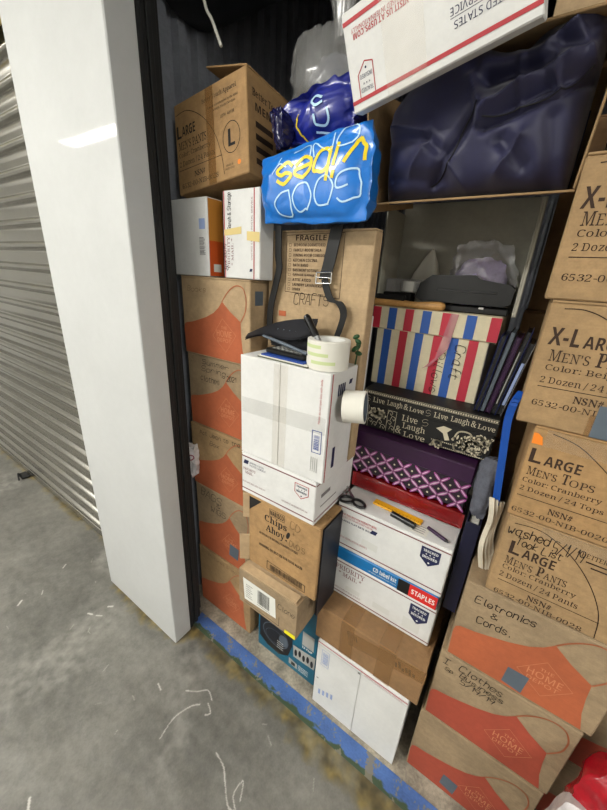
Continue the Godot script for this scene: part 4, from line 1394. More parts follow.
func build_right_stack() -> void:
	var hd := [[0.0, 0.305, 0.0, 0.283, "apron_red", "lowest cardboard moving box with red-orange apron print in the right stack"], [0.006, 0.31, 0.285, 0.546, "apron_red", "cardboard moving box with red-orange apron print marked Clothes, in the right stack"], [0.016, 0.322, 0.548, 0.801, "apron_orange", "cardboard moving box with orange apron print marked Eletronics and Cords, in the right stack"]]
	for i in 3:
		var q = hd[i]
		var o := carton("moving_box", q[5], "box", q[0], q[1], q[2] + 0.001, q[3], -0.735, 0.42, ["card_grey", "card_grey", "card_grey"][i], "moving boxes in the right stack", true)
		apron(o, q[4], 1.0, 1.0)
		var k := ink(o, "handwriting", "ink_pen", "front", 1)
		if i == 2:
			p_hand(k, "Eletronics", 0.028, 0.201, 0.02, 0.0019, 0.09, 0.12, 51)
			p_hand(k, "&", 0.066, 0.178, 0.015, 0.0018, 0.0, 0.014, 52)
			p_hand(k, "Cords.", 0.042, 0.144, 0.021, 0.0019, 0.1, 0.07, 53)
		elif i == 1:
			p_hand(k, "I", 0.012, 0.222, 0.02, 0.0018, 0.0, 0.016, 54)
			p_hand(k, "Sp", 0.02, 0.2, 0.012, 0.0016, 0.0, 0.02, 55)
			p_hand(k, "Clothes", 0.05, 0.226, 0.021, 0.0018, -0.03, 0.1, 56)
			p_hand(k, "Business", 0.057, 0.205, 0.017, 0.0017, -0.04, 0.1, 57)
			p_hand(k, "5/19/19", 0.062, 0.185, 0.017, 0.0017, -0.05, 0.08, 58)
		done(k)
		if i != 1:
			k = ink(o, "tape_patch", "duct_grey", "front", 2)
			if i == 2:
				p_poly(k, [Vector2(0.127, 0.014), Vector2(0.130, 0.066), Vector2(0.173, 0.066), Vector2(0.169, 0.008)])
			else:
				p_poly(k, [Vector2(0.1, 0.03), Vector2(0.104, 0.08), Vector2(0.145, 0.075), Vector2(0.14, 0.02)])
			done(k)
	# scrubs cartons
	var o := carton("scrubs_carton", "brown carton printed LARGE MEN'S PANTS Cranberry with handwritten washed", "box", 0.053, 0.43, 0.802, 1.011, -0.735, 0.3, "card", "scrubs cartons in the right stack")
	scrub_print(o, "LARGE", "PANTS", "Cranberry", "Pants", "6532-00-NIB-0028", [[0.019, 0.118, 0.082, 0.033], [0.018, 0.09, 0.11, 0.02], [0.018, 0.071, 0.13, 0.016], [0.017, 0.05, 0.14, 0.016], [0.017, 0.041, 0.179], [0.077, 0.019, 0.044, 0.014], [0.017, 0.003, 0.16, 0.012]],
		[Vector2(0.014, 0.193), Vector2(0.05, 0.197), Vector2(0.08, 0.189), Vector2(0.124, 0.16), Vector2(0.163, 0.114), Vector2(0.19, 0.06), Vector2(0.199, 0.003)])
	var k := ink(o, "handwriting", "ink_pen", "front", 1)
	p_hand(k, "washed", 0.006, 0.165, 0.022, 0.0018, 0.06, 0.075, 61)
	p_hand(k, "5/1/19", 0.086, 0.16, 0.028, 0.0014, 0.02, 0.05, 62)
	p_hand(k, "Took List", 0.026, 0.145, 0.018, 0.0016, 0.02, 0.08, 63)
	done(k)
	k = ink(o, "maker_print", "ink_brown", "front", 0)
	p_text(k, "BETTER TOUCH APPAREL", 0.13, 0.175, 0.13, 0.01, "serif")
	p_rect(k, 0.14, 0.165, 0.12, 0.003)
	p_rect(k, 0.15, 0.155, 0.1, 0.003)
	p_ring(k, Vector2(0.24, 0.055), 0.03, 0.03, 0.0016)
	p_text(k, "L", 0.23, 0.04, 0.018, 0.03, "bold")
	done(k)
	k = ink(o, "packing_tape", "tape_clear", "front", 2)
	p_rect(k, 0.06, 0.185, 0.3, 0.023)
	done(k)
	o = carton("scrubs_carton", "brown carton printed LARGE MEN'S TOPS with small orange sticker", "box", 0.048, 0.43, 1.012, 1.214, -0.735, 0.3, "card_warm", "scrubs cartons in the right stack")
	scrub_print(o, "LARGE", "TOPS", "Cranberry", "Tops", "6532-00-NIB-0020", [[0.006, 0.127, 0.082, 0.03], [0.009, 0.1, 0.106, 0.018], [0.007, 0.079, 0.124, 0.014], [0.007, 0.06, 0.132, 0.014], [0.006, 0.05, 0.175], [0.063, 0.028, 0.039, 0.013], [0.005, 0.011, 0.156, 0.011]],
		[Vector2(0.03, 0.193), Vector2(0.068, 0.183), Vector2(0.103, 0.16), Vector2(0.14, 0.125), Vector2(0.17, 0.07), Vector2(0.18, 0.003)])
	k = ink(o, "orange_sticker", "orange_label", "front", 1)
	p_poly(k, [Vector2(0.002, 0.166), Vector2(0.02, 0.166), Vector2(0.016, 0.182), Vector2(0.008, 0.188), Vector2(0.001, 0.188)])
	done(k)
	k = ink(o, "packing_tape", "tape_clear", "front", 2)
	p_rect(k, 0.02, 0.165, 0.3, 0.034, -0.03)
	done(k)
	o = carton("scrubs_carton", "brown carton printed X-LARGE MEN'S PANTS Beige with grey tape patch", "box", 0.014, 0.43, 1.215, 1.439, -0.735, 0.3, "card", "scrubs cartons in the right stack")
	scrub_print(o, "X-LARGE", "PANTS", "Beige", "Pants", "6532-00-NIB-0016", [[0.012, 0.15, 0.105, 0.03], [0.02, 0.122, 0.125, 0.02], [0.02, 0.102, 0.105, 0.014], [0.018, 0.08, 0.135, 0.014], [0.017, 0.074, 0.18], [0.074, 0.054, 0.042, 0.013], [0.016, 0.038, 0.155, 0.011]],
		[Vector2(0.021, 0.211), Vector2(0.049, 0.211), Vector2(0.08, 0.199), Vector2(0.12, 0.17), Vector2(0.16, 0.12), Vector2(0.19, 0.06), Vector2(0.2, 0.003)])
	k = ink(o, "tape_patch", "duct_grey", "front", 2)
	p_rect(k, 0.112, 0.001, 0.05, 0.058)
	done(k)
	k = ink(o, "packing_tape", "tape_brown", "front", 1)
	p_rect(k, 0.104, 0.001, 0.03, 0.04)
	done(k)
	o = carton("scrubs_carton", "highest brown scrubs carton printed X-LARGE beside the open box of navy cloth", "box", 0.002, 0.43, 1.44, 1.65, -0.735, 0.3, "card", "scrubs cartons in the right stack")
	scrub_print(o, "X-LARGE", "PANTS", "Beige", "Pants", "6532-00-NIB-0016", [[0.011, 0.135, 0.105, 0.03], [0.018, 0.111, 0.125, 0.02], [0.018, 0.092, 0.105, 0.014], [0.017, 0.073, 0.135, 0.014], [0.016, 0.065, 0.18], [0.074, 0.045, 0.042, 0.013], [0.015, 0.03, 0.155, 0.011]],
		[Vector2(0.02, 0.195), Vector2(0.049, 0.195), Vector2(0.08, 0.185), Vector2(0.12, 0.155), Vector2(0.16, 0.11), Vector2(0.19, 0.055), Vector2(0.2, 0.003)])
	# box on top at the right edge
	o = carton("mailing_box", "white box with red rule at the right edge above the highest scrubs carton", "box", 0.03, 0.36, 1.651, 1.80, -0.74, 0.3, "white_card", "", true)
	mail_rules(o, 0.03, 0.13)
	# moving boxes at the far right
	for q in [[0.0, 0.27], [0.271, 0.54]]:
		o = carton("moving_box", "lower cardboard moving box behind the red plastic bag" if q[0] == 0.0 else "upper cardboard moving box behind the red plastic bag", "box", 0.345, 0.65, q[0] + 0.001, q[1], -0.86, 0.42, "card_grey", "moving boxes behind the red bag", true)
		apron(o, "apron_red")
	# red and white plastic bag on the floor
	o = thing("plastic_bag", "shiny red and white plastic bag on the floor at the lower right", "plastic bag", Vector3.ZERO)
	var d := bag_def(Vector3(0.325, 0.575, -0.70), Vector3(0.56, 0.58, -0.70), Vector3(0.60, 0.28, -0.645), Vector3(0.30, 0.28, -0.645), 0.075, 0.05, 0.03, 5.0, 301, 3.0, 0.1, 0.7)
	part("red_film", bag_mesh(d, 60, 60), M.bag_red, o)
	d = bag_def(Vector3(0.29, 0.46, -0.65), Vector3(0.60, 0.46, -0.65), Vector3(0.60, 0.02, -0.64), Vector3(0.30, 0.02, -0.64), 0.085, 0.06, 0.025, 5.0, 311, 4.0, 0.05)
	part("pale_film", bag_mesh(d, 50, 60), M.bag_pale, o)

func build_gap_things() -> void:
	var o := thing("blue_handle", "bright blue plastic rod standing in the gap beside the black decorative box", "rod", Vector3.ZERO)
	var st := begin()
	strap(st, smooth([Vector3(0.012, 1.25, -0.82), Vector3(0.004, 1.23, -0.80), Vector3(0.002, 1.2, -0.80), Vector3(0.004, 1.17, -0.80), Vector3(0.013, 1.097, -0.80), Vector3(0.026, 0.985, -0.80)], 4), 0.015, 0.008, [Vector3(1, 0, 0)])
	part("rod", st, M.rod_blue, o)
	o = thing("white_cloth", "folded white cloth edge hanging below the blue rod", "cloth", Vector3.ZERO)
	for i in 4:
		st = begin()
		var q := []
		for j in 9:
			var u := j / 8.0
			q.append(Vector3(0.024 + 0.018 * u + 0.0045 * sin(u * 7.0 + i * 0.5) + 0.0055 * i - 0.008, 1.003 - 0.2 * u - 0.004 * i, -0.79 - 0.006 * i + 0.004 * sin(u * 11.0 + i)))
		strap(st, smooth(q, 3), 0.011, 0.005, [Vector3(1, 0.1, 0.2 - 0.25 * i)])
		part("fold", st, M.white_cloth, o)
	o = thing("grey_cloth", "bunched grey cloth stuffed beside the purple patterned box", "cloth", Vector3.ZERO)
	var d := bag_def(Vector3(-0.03, 1.065, -0.86), Vector3(0.012, 1.07, -0.85), Vector3(0.016, 0.9, -0.84), Vector3(-0.025, 0.905, -0.85), 0.025, 0.06, 0.012, 14.0, 411, 3.0, 0.1, 0.4)
	part("folds", bag_mesh(d, 40, 40), M.grey_cloth, o)
	o = thing("binder", "dark navy binder standing between the red-ruled postal boxes and the right stack", "binder", Vector3(0.0, 0.60, -0.96))
	part("cover", box_mesh(Vector3(-0.022, 0.0, -0.12), Vector3(-0.018, 0.30, 0.14), 0.001), M.binder_navy, o)
	part("cover", box_mesh(Vector3(0.008, 0.0, -0.12), Vector3(0.012, 0.30, 0.14), 0.001), M.binder_navy, o)
	part("spine", box_mesh(Vector3(-0.022, 0.0, 0.14), Vector3(0.012, 0.30, 0.144), 0.001), M.binder_navy, o)
	part("pages", box_mesh(Vector3(-0.016, 0.004, -0.11), Vector3(0.006, 0.29, 0.12), 0.001), M.paper, o)
	o = thing("binder", "black-navy sheet flat against the dark right side of the cookie carton", "binder", Vector3(-0.3405, 0.470, -0.74))  # thin dark sheet standing for the carton's navy right face
	part("cover", box_mesh(Vector3(-0.0026, 0, -0.032), Vector3(-0.0016, 0.335, 0.078), 0.0003), M.navy_black, o)
	part("cover", box_mesh(Vector3(0.0010, 0, -0.032), Vector3(0.0020, 0.335, 0.078), 0.0003), M.navy_black, o)
	part("pages", box_mesh(Vector3(-0.0014, 0.003, -0.031), Vector3(0.0008, 0.33, 0.076), 0.0005), M.cover_dark, o)
	# paper roll lying between the white carton and the black box
	o = thing("paper_roll", "white paper roll lying between the white carton and the black decorative box", "paper roll", Vector3(-0.313, 1.163, -0.71))
	o.basis = Basis.from_euler(Vector3(0, 0.27, -PI / 2 + 0.1))
	st = begin()
	lathe(st, [Vector2(0.033, -0.026), Vector2(0.039, -0.026), Vector2(0.04, -0.025), Vector2(0.04, 0.025), Vector2(0.039, 0.026), Vector2(0.036, 0.026), Vector2(0.036, -0.026)], Transform3D.IDENTITY, 40)
	part("paper", st, M.paper, o)
	st = begin()
	lathe(st, [Vector2(0.0358, 0.0255), Vector2(0.033, 0.0255), Vector2(0.033, -0.0255), Vector2(0.0358, -0.0255)], Transform3D.IDENTITY, 32)
	part("core", st, M.duct_grey, o)
	# upright boards left of the striped box
	var bw := ["white card board standing left of the striped box, nearest it", "paper pad standing left of the striped box with brown edge"]
	for i in 2:
		var b := thing("board", bw[i], "board", Vector3(-0.381 - 0.006 * i, 1.0305, -0.905), "boards left of the striped box")
		part("sheet", box_mesh(Vector3(-0.0025, 0, -0.008), Vector3(0.0025, 0.33 + 0.02 * i, 0.016 + 0.004 * i), 0.0008), [M.white_card, M.card_brown][i], b)
		part("edge_strip", box_mesh(Vector3(-0.0016, 0.04, 0.0162 + 0.004 * i), Vector3(0.0016, 0.3, 0.017 + 0.004 * i), 0.0003), [M.print_grey, M.paper][i], b)
	# disc cases leaning right of the striped box
	var cw := ["dark blue disc case beside the striped box, innermost", "black disc case second from the striped box", "purple disc case in the middle of the leaning row", "thin dark disc case with pale spine stripe", "clear disc case with white spine label, outermost of the row"]
	for i in 5:
		var b := thing("disc_case", cw[i], "disc case", Vector3(-0.072 + 0.0128 * i, 1.152, -0.93 - 0.001 * i), "disc cases leaning beside the striped box")
		b.rotation.z = -0.10 - 0.012 * i
		var hh: float = [0.2, 0.21, 0.2, 0.215, 0.19][i]
		part("cover", box_mesh(Vector3(-0.006, 0, -0.13), Vector3(-0.0045, hh, 0), 0.0005), [M.cover_blue, M.cover_dark, M.cover_purple, M.cover_dark, M.cover_dark][i], b)
		part("cover", box_mesh(Vector3(0.0045, 0, -0.13), Vector3(0.006, hh, 0), 0.0005), [M.cover_blue, M.cover_dark, M.cover_purple, M.cover_blue, M.clear_plastic][i], b)
		part("tray", box_mesh(Vector3(-0.004, 0.003, -0.128), Vector3(0.004, hh - 0.003, -0.0015), 0.0005), [M.cover_dark, M.duct_grey, M.cover_purple, M.cover_dark, M.cover_dark][i], b)
		if i >= 3:
			part("spine_label", box_mesh(Vector3(-0.0035, 0.03, -0.0014), Vector3(0.0025 if i == 4 else -0.001, hh - 0.05, 0.0004), 0.0), M.print_paleblue if i == 4 else M.print_grey, b)

func build_top_things() -> void:
	# blue shopping bag, upside down print
	var o := thing("shopping_bag", "bright blue plastic bag printed GOOD vibes ONLY upside down", "plastic bag", Vector3.ZERO)
	var d := bag_def(Vector3(-0.645, 1.712, -0.735), Vector3(-0.352, 1.75, -0.735), Vector3(-0.346, 1.568, -0.735), Vector3(-0.632, 1.572, -0.735), 0.05, 0.08, 0.022, 4.5, 501, 3.8, 0.06, 0.12)
	part("film", bag_mesh(d, 90, 66), M.bag_blue, o)
	var put := func(st: SurfaceTool, word: String, x: float, y: float, w: float, h: float, wd: float, sl: float, double: bool) -> void:
		# upside down: the word runs from right to left; x, y is its first letter's base in sheet coordinates
		var ss := strokes(word, 1.0, sl, 1.1, 7)
		var mx := 0.001
		for pl in ss:
			for p in pl:
				mx = maxf(mx, p.x)
		for pl in ss:
			var q := []
			for p in pl:
				var u: float = p.x / mx * w
				q.append(Vector2(x - u, y - p.y * h - u * 0.2))
			on_bag(st, d, smooth(q, 4) if q.size() > 2 else q, wd)
			if double:
				var q2 := []
				var c := Vector2.ZERO
				for p in q:
					c += p / q.size()
				for p in q:
					q2.append(c + (p - c) * 0.78)
				on_bag(st, d, smooth(q2, 4) if q2.size() > 2 else q2, wd)
	var st := begin()
	put.call(st, "GOOD", 0.93, 0.54, 0.74, 0.30, 0.0035, 0.0, false)
	part("good_lettering", st, M.bag_print, o)
	st = begin()
	put.call(st, "ONLY", 0.9, 0.985, 0.72, 0.17, 0.003, 0.0, false)
	part("only_lettering", st, M.bag_print, o)
	st = begin()
	put.call(st, "vibes", 0.97, 0.86, 0.74, 0.34, 0.0075, 0.1, false)
	part("yellow_lettering", st, M.bag_yellow, o)
	# royal blue crinkled pack on top of it
	o = thing("snack_pack", "crinkled royal blue and navy plastic pack on top of the bright blue bag", "plastic bag", Vector3.ZERO)
	d = bag_def(Vector3(-0.645, 1.825, -0.78), Vector3(-0.425, 1.866, -0.78), Vector3(-0.41, 1.752, -0.78), Vector3(-0.61, 1.742, -0.78), 0.055, 0.08, 0.045, 6.0, 521, 2.6, 0.15, 0.5)
	part("film", bag_mesh(d, 80, 60), M.bag_royal, o)
	st = begin()
	for q in [[Vector2(0.62, 0.68), Vector2(0.55, 0.75), Vector2(0.5, 0.66), Vector2(0.55, 0.58), Vector2(0.62, 0.6)], [Vector2(0.5, 0.45), Vector2(0.5, 0.3), Vector2(0.6, 0.24), Vector2(0.66, 0.32), Vector2(0.66, 0.48)], [Vector2(0.47, 0.18), Vector2(0.68, 0.12)]]:
		st = begin()
		on_bag(st, d, smooth(q, 5), 0.005, 0.003)
		part("white_letter", st, M.bag_print, o)
	st = begin()
	on_bag(st, d, smooth([Vector2(0.3, 0.6), Vector2(0.24, 0.4), Vector2(0.26, 0.2), Vector2(0.3, 0.1)], 5), 0.005, 0.002)
	part("yellow_band", st, M.bag_yellow, o)
	d = bag_def(Vector3(-0.645, 1.815, -0.76), Vector3(-0.60, 1.815, -0.75), Vector3(-0.588, 1.735, -0.75), Vector3(-0.62, 1.735, -0.76), 0.025, 0.03, 0.015, 10.0, 531, 3.0, 0.2)
	part("twisted_end", bag_mesh(d, 30, 40), M.bag_navy, o)
	# clear plastic bag behind
	o = thing("plastic_bag", "dusty clear plastic bag knotted behind the royal blue pack", "plastic bag", Vector3.ZERO)
	d = bag_def(Vector3(-0.735, 2.06, -0.95), Vector3(-0.54, 2.06, -0.95), Vector3(-0.50, 1.84, -0.95), Vector3(-0.72, 1.84, -0.95), 0.07, 0.1, 0.022, 4.5, 541, 1.8, 0.14, 0.8)
	part("film", bag_mesh(d, 60, 60), M.clear_bag, o)
	st = begin()
	surf(st, 30, 30, func(u: float, v: float) -> Vector3:
		var a := TAU * v
		var r := 0.02 + 0.06 * u * u + 0.008 * sin(a * 7.0) * u
		return Vector3(-0.56 + cos(a) * r, 2.0 + 0.16 * u, -0.93 + sin(a) * r * 0.6), true)
	part("gathered_neck", st, M.clear_bag, o)
	d = bag_def(Vector3(-0.68, 1.99, -0.96), Vector3(-0.55, 2.0, -0.96), Vector3(-0.53, 1.88, -0.96), Vector3(-0.67, 1.88, -0.96), 0.04, 0.07, 0.02, 5.0, 551, 2.5, 0.1, 0.8)
	part("contents", bag_mesh(d, 40, 40), M.grey_cloth, o)
	# brown carton lying on its side holding navy cloth
	o = thing("open_carton", "brown carton lying on its side with navy cloth bulging out", "box", Vector3(-0.19, 1.612, -0.80))
	o.rotation.x = 0.2
	var w := 0.19
	var hh := 0.228
	var t := 0.004
	part("bottom_panel", box_mesh(Vector3(-w, 0, -0.3), Vector3(w, t, 0), 0.001), M.card, o)
	part("left_panel", box_mesh(Vector3(-w, t, -0.3), Vector3(-w + t, hh - t, 0), 0.001, Transform3D(Basis.from_euler(Vector3(0, 0, 0.05)), Vector3(0, -0.01, 0))), M.card, o)
	part("right_panel", box_mesh(Vector3(w - t, t, -0.3), Vector3(w, hh - t, 0), 0.001, Transform3D(Basis.from_euler(Vector3(0, 0, -0.05)), Vector3(0.0, 0.01, 0))), M.card, o)
	part("top_panel", box_mesh(Vector3(-w + 0.12, hh - t, -0.3), Vector3(w, hh, 0), 0.001), M.card, o)
	part("rear_panel", box_mesh(Vector3(-w, 0, -0.304), Vector3(w, hh, -0.3), 0.001), M.card, o)
	var coat := thing("navy_cloth", "folded navy blue nylon cloth bulging out of the sideways carton", "cloth", Vector3.ZERO)
	var n1 := noise(5.0, 561, 2)
	var n2 := noise(11.0, 562, 2, true)
	# creases: a, b in metres (x, y), depth, half width
	var creases := [[Vector2(-0.18, 1.744), Vector2(-0.245, 1.646), 0.012, 0.010], [Vector2(-0.163, 1.725), Vector2(-0.022, 1.775), 0.028, 0.012], [Vector2(-0.35, 1.735), Vector2(-0.262, 1.715), 0.010, 0.012], [Vector2(-0.26, 1.715), Vector2(-0.23, 1.69), 0.016, 0.01], [Vector2(-0.17, 1.79), Vector2(-0.08, 1.785), 0.03, 0.014], [Vector2(-0.20, 1.81), Vector2(-0.15, 1.76), 0.012, 0.014], [Vector2(-0.13, 1.70), Vector2(-0.09, 1.66), 0.014, 0.012], [Vector2(-0.33, 1.66), Vector2(-0.22, 1.65), 0.012, 0.012], [Vector2(-0.06, 1.72), Vector2(-0.04, 1.63), 0.012, 0.014], [Vector2(-0.12, 1.83), Vector2(-0.04, 1.80), 0.02, 0.012]]
	var ridges := [[Vector2(-0.345, 1.75), Vector2(-0.265, 1.725), 0.014, 0.012], [Vector2(-0.255, 1.71), Vector2(-0.29, 1.66), 0.012, 0.012], [Vector2(-0.16, 1.745), Vector2(-0.03, 1.80), 0.02, 0.016], [Vector2(-0.20, 1.80), Vector2(-0.17, 1.73), 0.012, 0.016], [Vector2(-0.10, 1.70), Vector2(-0.13, 1.65), 0.012, 0.012], [Vector2(-0.23, 1.69), Vector2(-0.18, 1.63), 0.01, 0.014], [Vector2(-0.09, 1.815), Vector2(-0.04, 1.84), 0.02, 0.012]]
	var coat_pt := func(u: float, v: float) -> Vector3:
		var x := lerpf(-0.358, -0.012, u)
		var lo := 1.624
		var hi := 1.852 - 0.065 * pow(clampf(1 - u / 0.35, 0, 1), 1.5) - 0.02 * exp(-pow((u - 0.62) / 0.12, 2.0))
		var y := lerpf(lo, hi, v)
		var e := (1 - pow(absf(u * 2 - 1), 6.0)) * (1 - pow(absf(v * 2 - 1), 4.0))
		var z := -0.87 + 0.085 * sqrt(maxf(0, e)) * (1.0 - 0.35 * v)
		z += 0.016 * n1.get_noise_2d(x * 0.6, y * 0.6) + 0.003 * n2.get_noise_2d(x * 0.4, y * 0.4) + 0.035 * v
		var p2 := Vector2(x, y)
		for sg in [[Vector2(-0.175, 1.722), Vector2(-0.109, 1.733), 0.022], [Vector2(-0.109, 1.733), Vector2(-0.057, 1.748), 0.024], [Vector2(-0.057, 1.748), Vector2(-0.015, 1.785), 0.022], [Vector2(-0.25, 1.645), Vector2(-0.178, 1.748), 0.008]]:
			var ab: Vector2 = sg[1] - sg[0]
			var tt: float = (p2 - sg[0]).dot(ab) / ab.length_squared()
			if tt > -0.1 and tt < 1.1:
				var sd: float = ab.normalized().cross(p2 - sg[0])
				z += sg[2] * smoothstep(-0.003, 0.003, sd) * exp(-maxf(sd, 0.0) / 0.05) * smoothstep(-0.1, 0.08, tt) * smoothstep(1.1, 0.92, tt)
		for c in creases:
			var q := Geometry2D.get_closest_point_to_segment(Vector2(x, y), c[0], c[1])
			z -= c[2] * exp(-pow(q.distance_to(Vector2(x, y)) / c[3], 2.0))
		for c in ridges:
			var q := Geometry2D.get_closest_point_to_segment(Vector2(x, y), c[0], c[1])
			z += 1.5 * c[2] * exp(-q.distance_to(Vector2(x, y)) / c[3])
		return Vector3(x, y, z)
	st = begin()
	surf(st, 110, 76, coat_pt)
	surf(st, 8, 8, func(u: float, v: float) -> Vector3: return Vector3(lerpf(-0.358, -0.012, u), lerpf(1.66, 1.80, v), -1.0 + 0.02 * sin(u * 5)), true)
	part("folds", st, M.navy_cloth, coat)
	st = begin()
	for sm in [[Vector2(-0.176, 1.75), Vector2(-0.2, 1.715), Vector2(-0.218, 1.665), Vector2(-0.25, 1.643)], [Vector2(-0.165, 1.73), Vector2(-0.109, 1.735), Vector2(-0.057, 1.75), Vector2(-0.022, 1.783)]]:
		var pts := []
		for p in smooth(sm, 8):
			var u: float = (p.x + 0.358) / 0.346
			var hi := 1.852 - 0.065 * pow(clampf(1 - u / 0.35, 0, 1), 1.5) - 0.02 * exp(-pow((u - 0.62) / 0.12, 2.0))
			pts.append(coat_pt.call(u, (p.y - 1.624) / (hi - 1.624)) + Vector3(0, 0, 0.001))
		tube(st, pts, 0.0013, 6)
	part("stitched_seams", st, M.black_rubber, coat)
	# tilted mailing box in front at the top
	var s := Vector3(0.296, 0.139, 0.03)
	o = thing("mailing_box", "tilted white mailing box with upside down red and blue lettering at the top", "box", Vector3.ZERO)
	note_size(o, s)
	o.basis = Basis.from_euler(Vector3(0.25, -0.058, 0.18))
	o.position = Vector3(-0.381, 1.745, -0.70) + o.basis * Vector3(s.x / 2, 0, -s.z / 2)
	part("body", box_mesh(Vector3(-s.x / 2, 0, -s.z / 2), Vector3(s.x / 2, s.y, s.z / 2), 0.002), M.white_card, o)
	var k := ink(o, "red_rules", "print_red")
	p_rect(k, 0.001, 0.012, 0.294, 0.006)
	p_rect(k, 0.001, 0.121, 0.294, 0.006)
	p_line(k, [Vector2(0.018, 0.018), Vector2(0.018, 0.05), Vector2(0.033, 0.065), Vector2(0.048, 0.06), Vector2(0.048, 0.018)], 0.0016)
	p_text(k, "WHEN USED INTERNATIONALLY", 0.125, 0.113, 0.11, 0.006, "sans", PI)
	p_text(k, "VISIT US AT USPS.COM", 0.118, 0.106, 0.1, 0.008, "bold", PI)
	done(k)
	k = ink(o, "blue_lettering", "print_navy")
	p_text(k, "TRACKED", 0.045, 0.03, 0.024, 0.006, "sans", PI)
	p_text(k, "* * *", 0.04, 0.037, 0.014, 0.003, "sans", PI)
	p_text(k, "INSURED", 0.045, 0.049, 0.024, 0.006, "sans", PI)
	p_ellipse(k, Vector2(0.034, 0.056), 0.0018, 0.0018)
	p_text(k, "UNITED STATES", 0.268, 0.046, 0.085, 0.009, "sans", PI)
	p_text(k, "POSTAL SERVICE", 0.268, 0.062, 0.09, 0.009, "sans", PI)
	eagle(k, 0.272, 0.04, 0.016)
	p_rect(k, 0.178, 0.05, 0.085, 0.0007)
	done(k)
	k = ink(o, "packing_tape", "tape_clear", "front", 1)
	p_rect(k, 0.07, 0.001, 0.07, 0.138)
	done(k)
	# cartons behind the sideways carton and down the gap below it
	carton("carton_behind", "pale brown carton behind the top right mailing box", "box", -0.12, 0.02, 1.93, 2.15, -1.0, 0.3, "card_pale")
	carton("carton_behind", "brown carton at the top right corner behind the open carton", "box", 0.025, 0.33, 1.93, 2.15, -0.98, 0.3, "card")
	carton("carton_behind", "brown carton placed behind the disc cases to darken the gap", "box", -0.035, 0.3, 1.0, 1.4, -1.17, 0.3, "card_brown")  # mostly hidden, covers the lit rear wall so the gap stays dark
	carton("carton_behind", "brown carton standing in the gap right of the grey bin", "box", -0.03, 0.3, 1.401, 1.85, -1.2, 0.3, "card_brown")
	carton("carton_behind", "unseen tall brown carton darkening the gap beside the binder", "box", -0.03, 0.3, 0.0, 0.999, -1.18, 0.3, "card_brown")  # out of view, closes the lower gap against the lit rear wall
	# grey open-fronted bin under the sideways carton
	o = thing("grey_bin", "open grey storage bin lying on its side below the sideways carton", "bin", Vector3(-0.234, 1.387, -1.008))
	part("left_panel", box_mesh(Vector3(-0.184, 0, -0.14), Vector3(-0.18, 0.262, 0), 0.001), M.grey_card, o)
	part("right_panel", box_mesh(Vector3(0.18, 0, -0.14), Vector3(0.184, 0.262, 0), 0.001), M.grey_card, o)
	part("back_panel", box_mesh(Vector3(-0.184, 0, -0.146), Vector3(0.184, 0.29, -0.141), 0.001), M.grey_card, o)
	part("rim", box_mesh(Vector3(0.184, 0.0, -0.012), Vector3(0.19, 0.262, 0.003), 0.001), M.grey_card, o)
	# door cord
	st = begin()
	tube(st, smooth([Vector3(-0.93, 2.25, -0.80), Vector3(-0.90, 2.098, -0.80), Vector3(-0.873, 2.053, -0.80), Vector3(-0.842, 1.995, -0.80)], 5), 0.004, 8)
	o = thing("door_cord", "pale twisted cord hanging from the rolled up door", "cord", Vector3.ZERO)
	part("cord", st, M.paper, o)

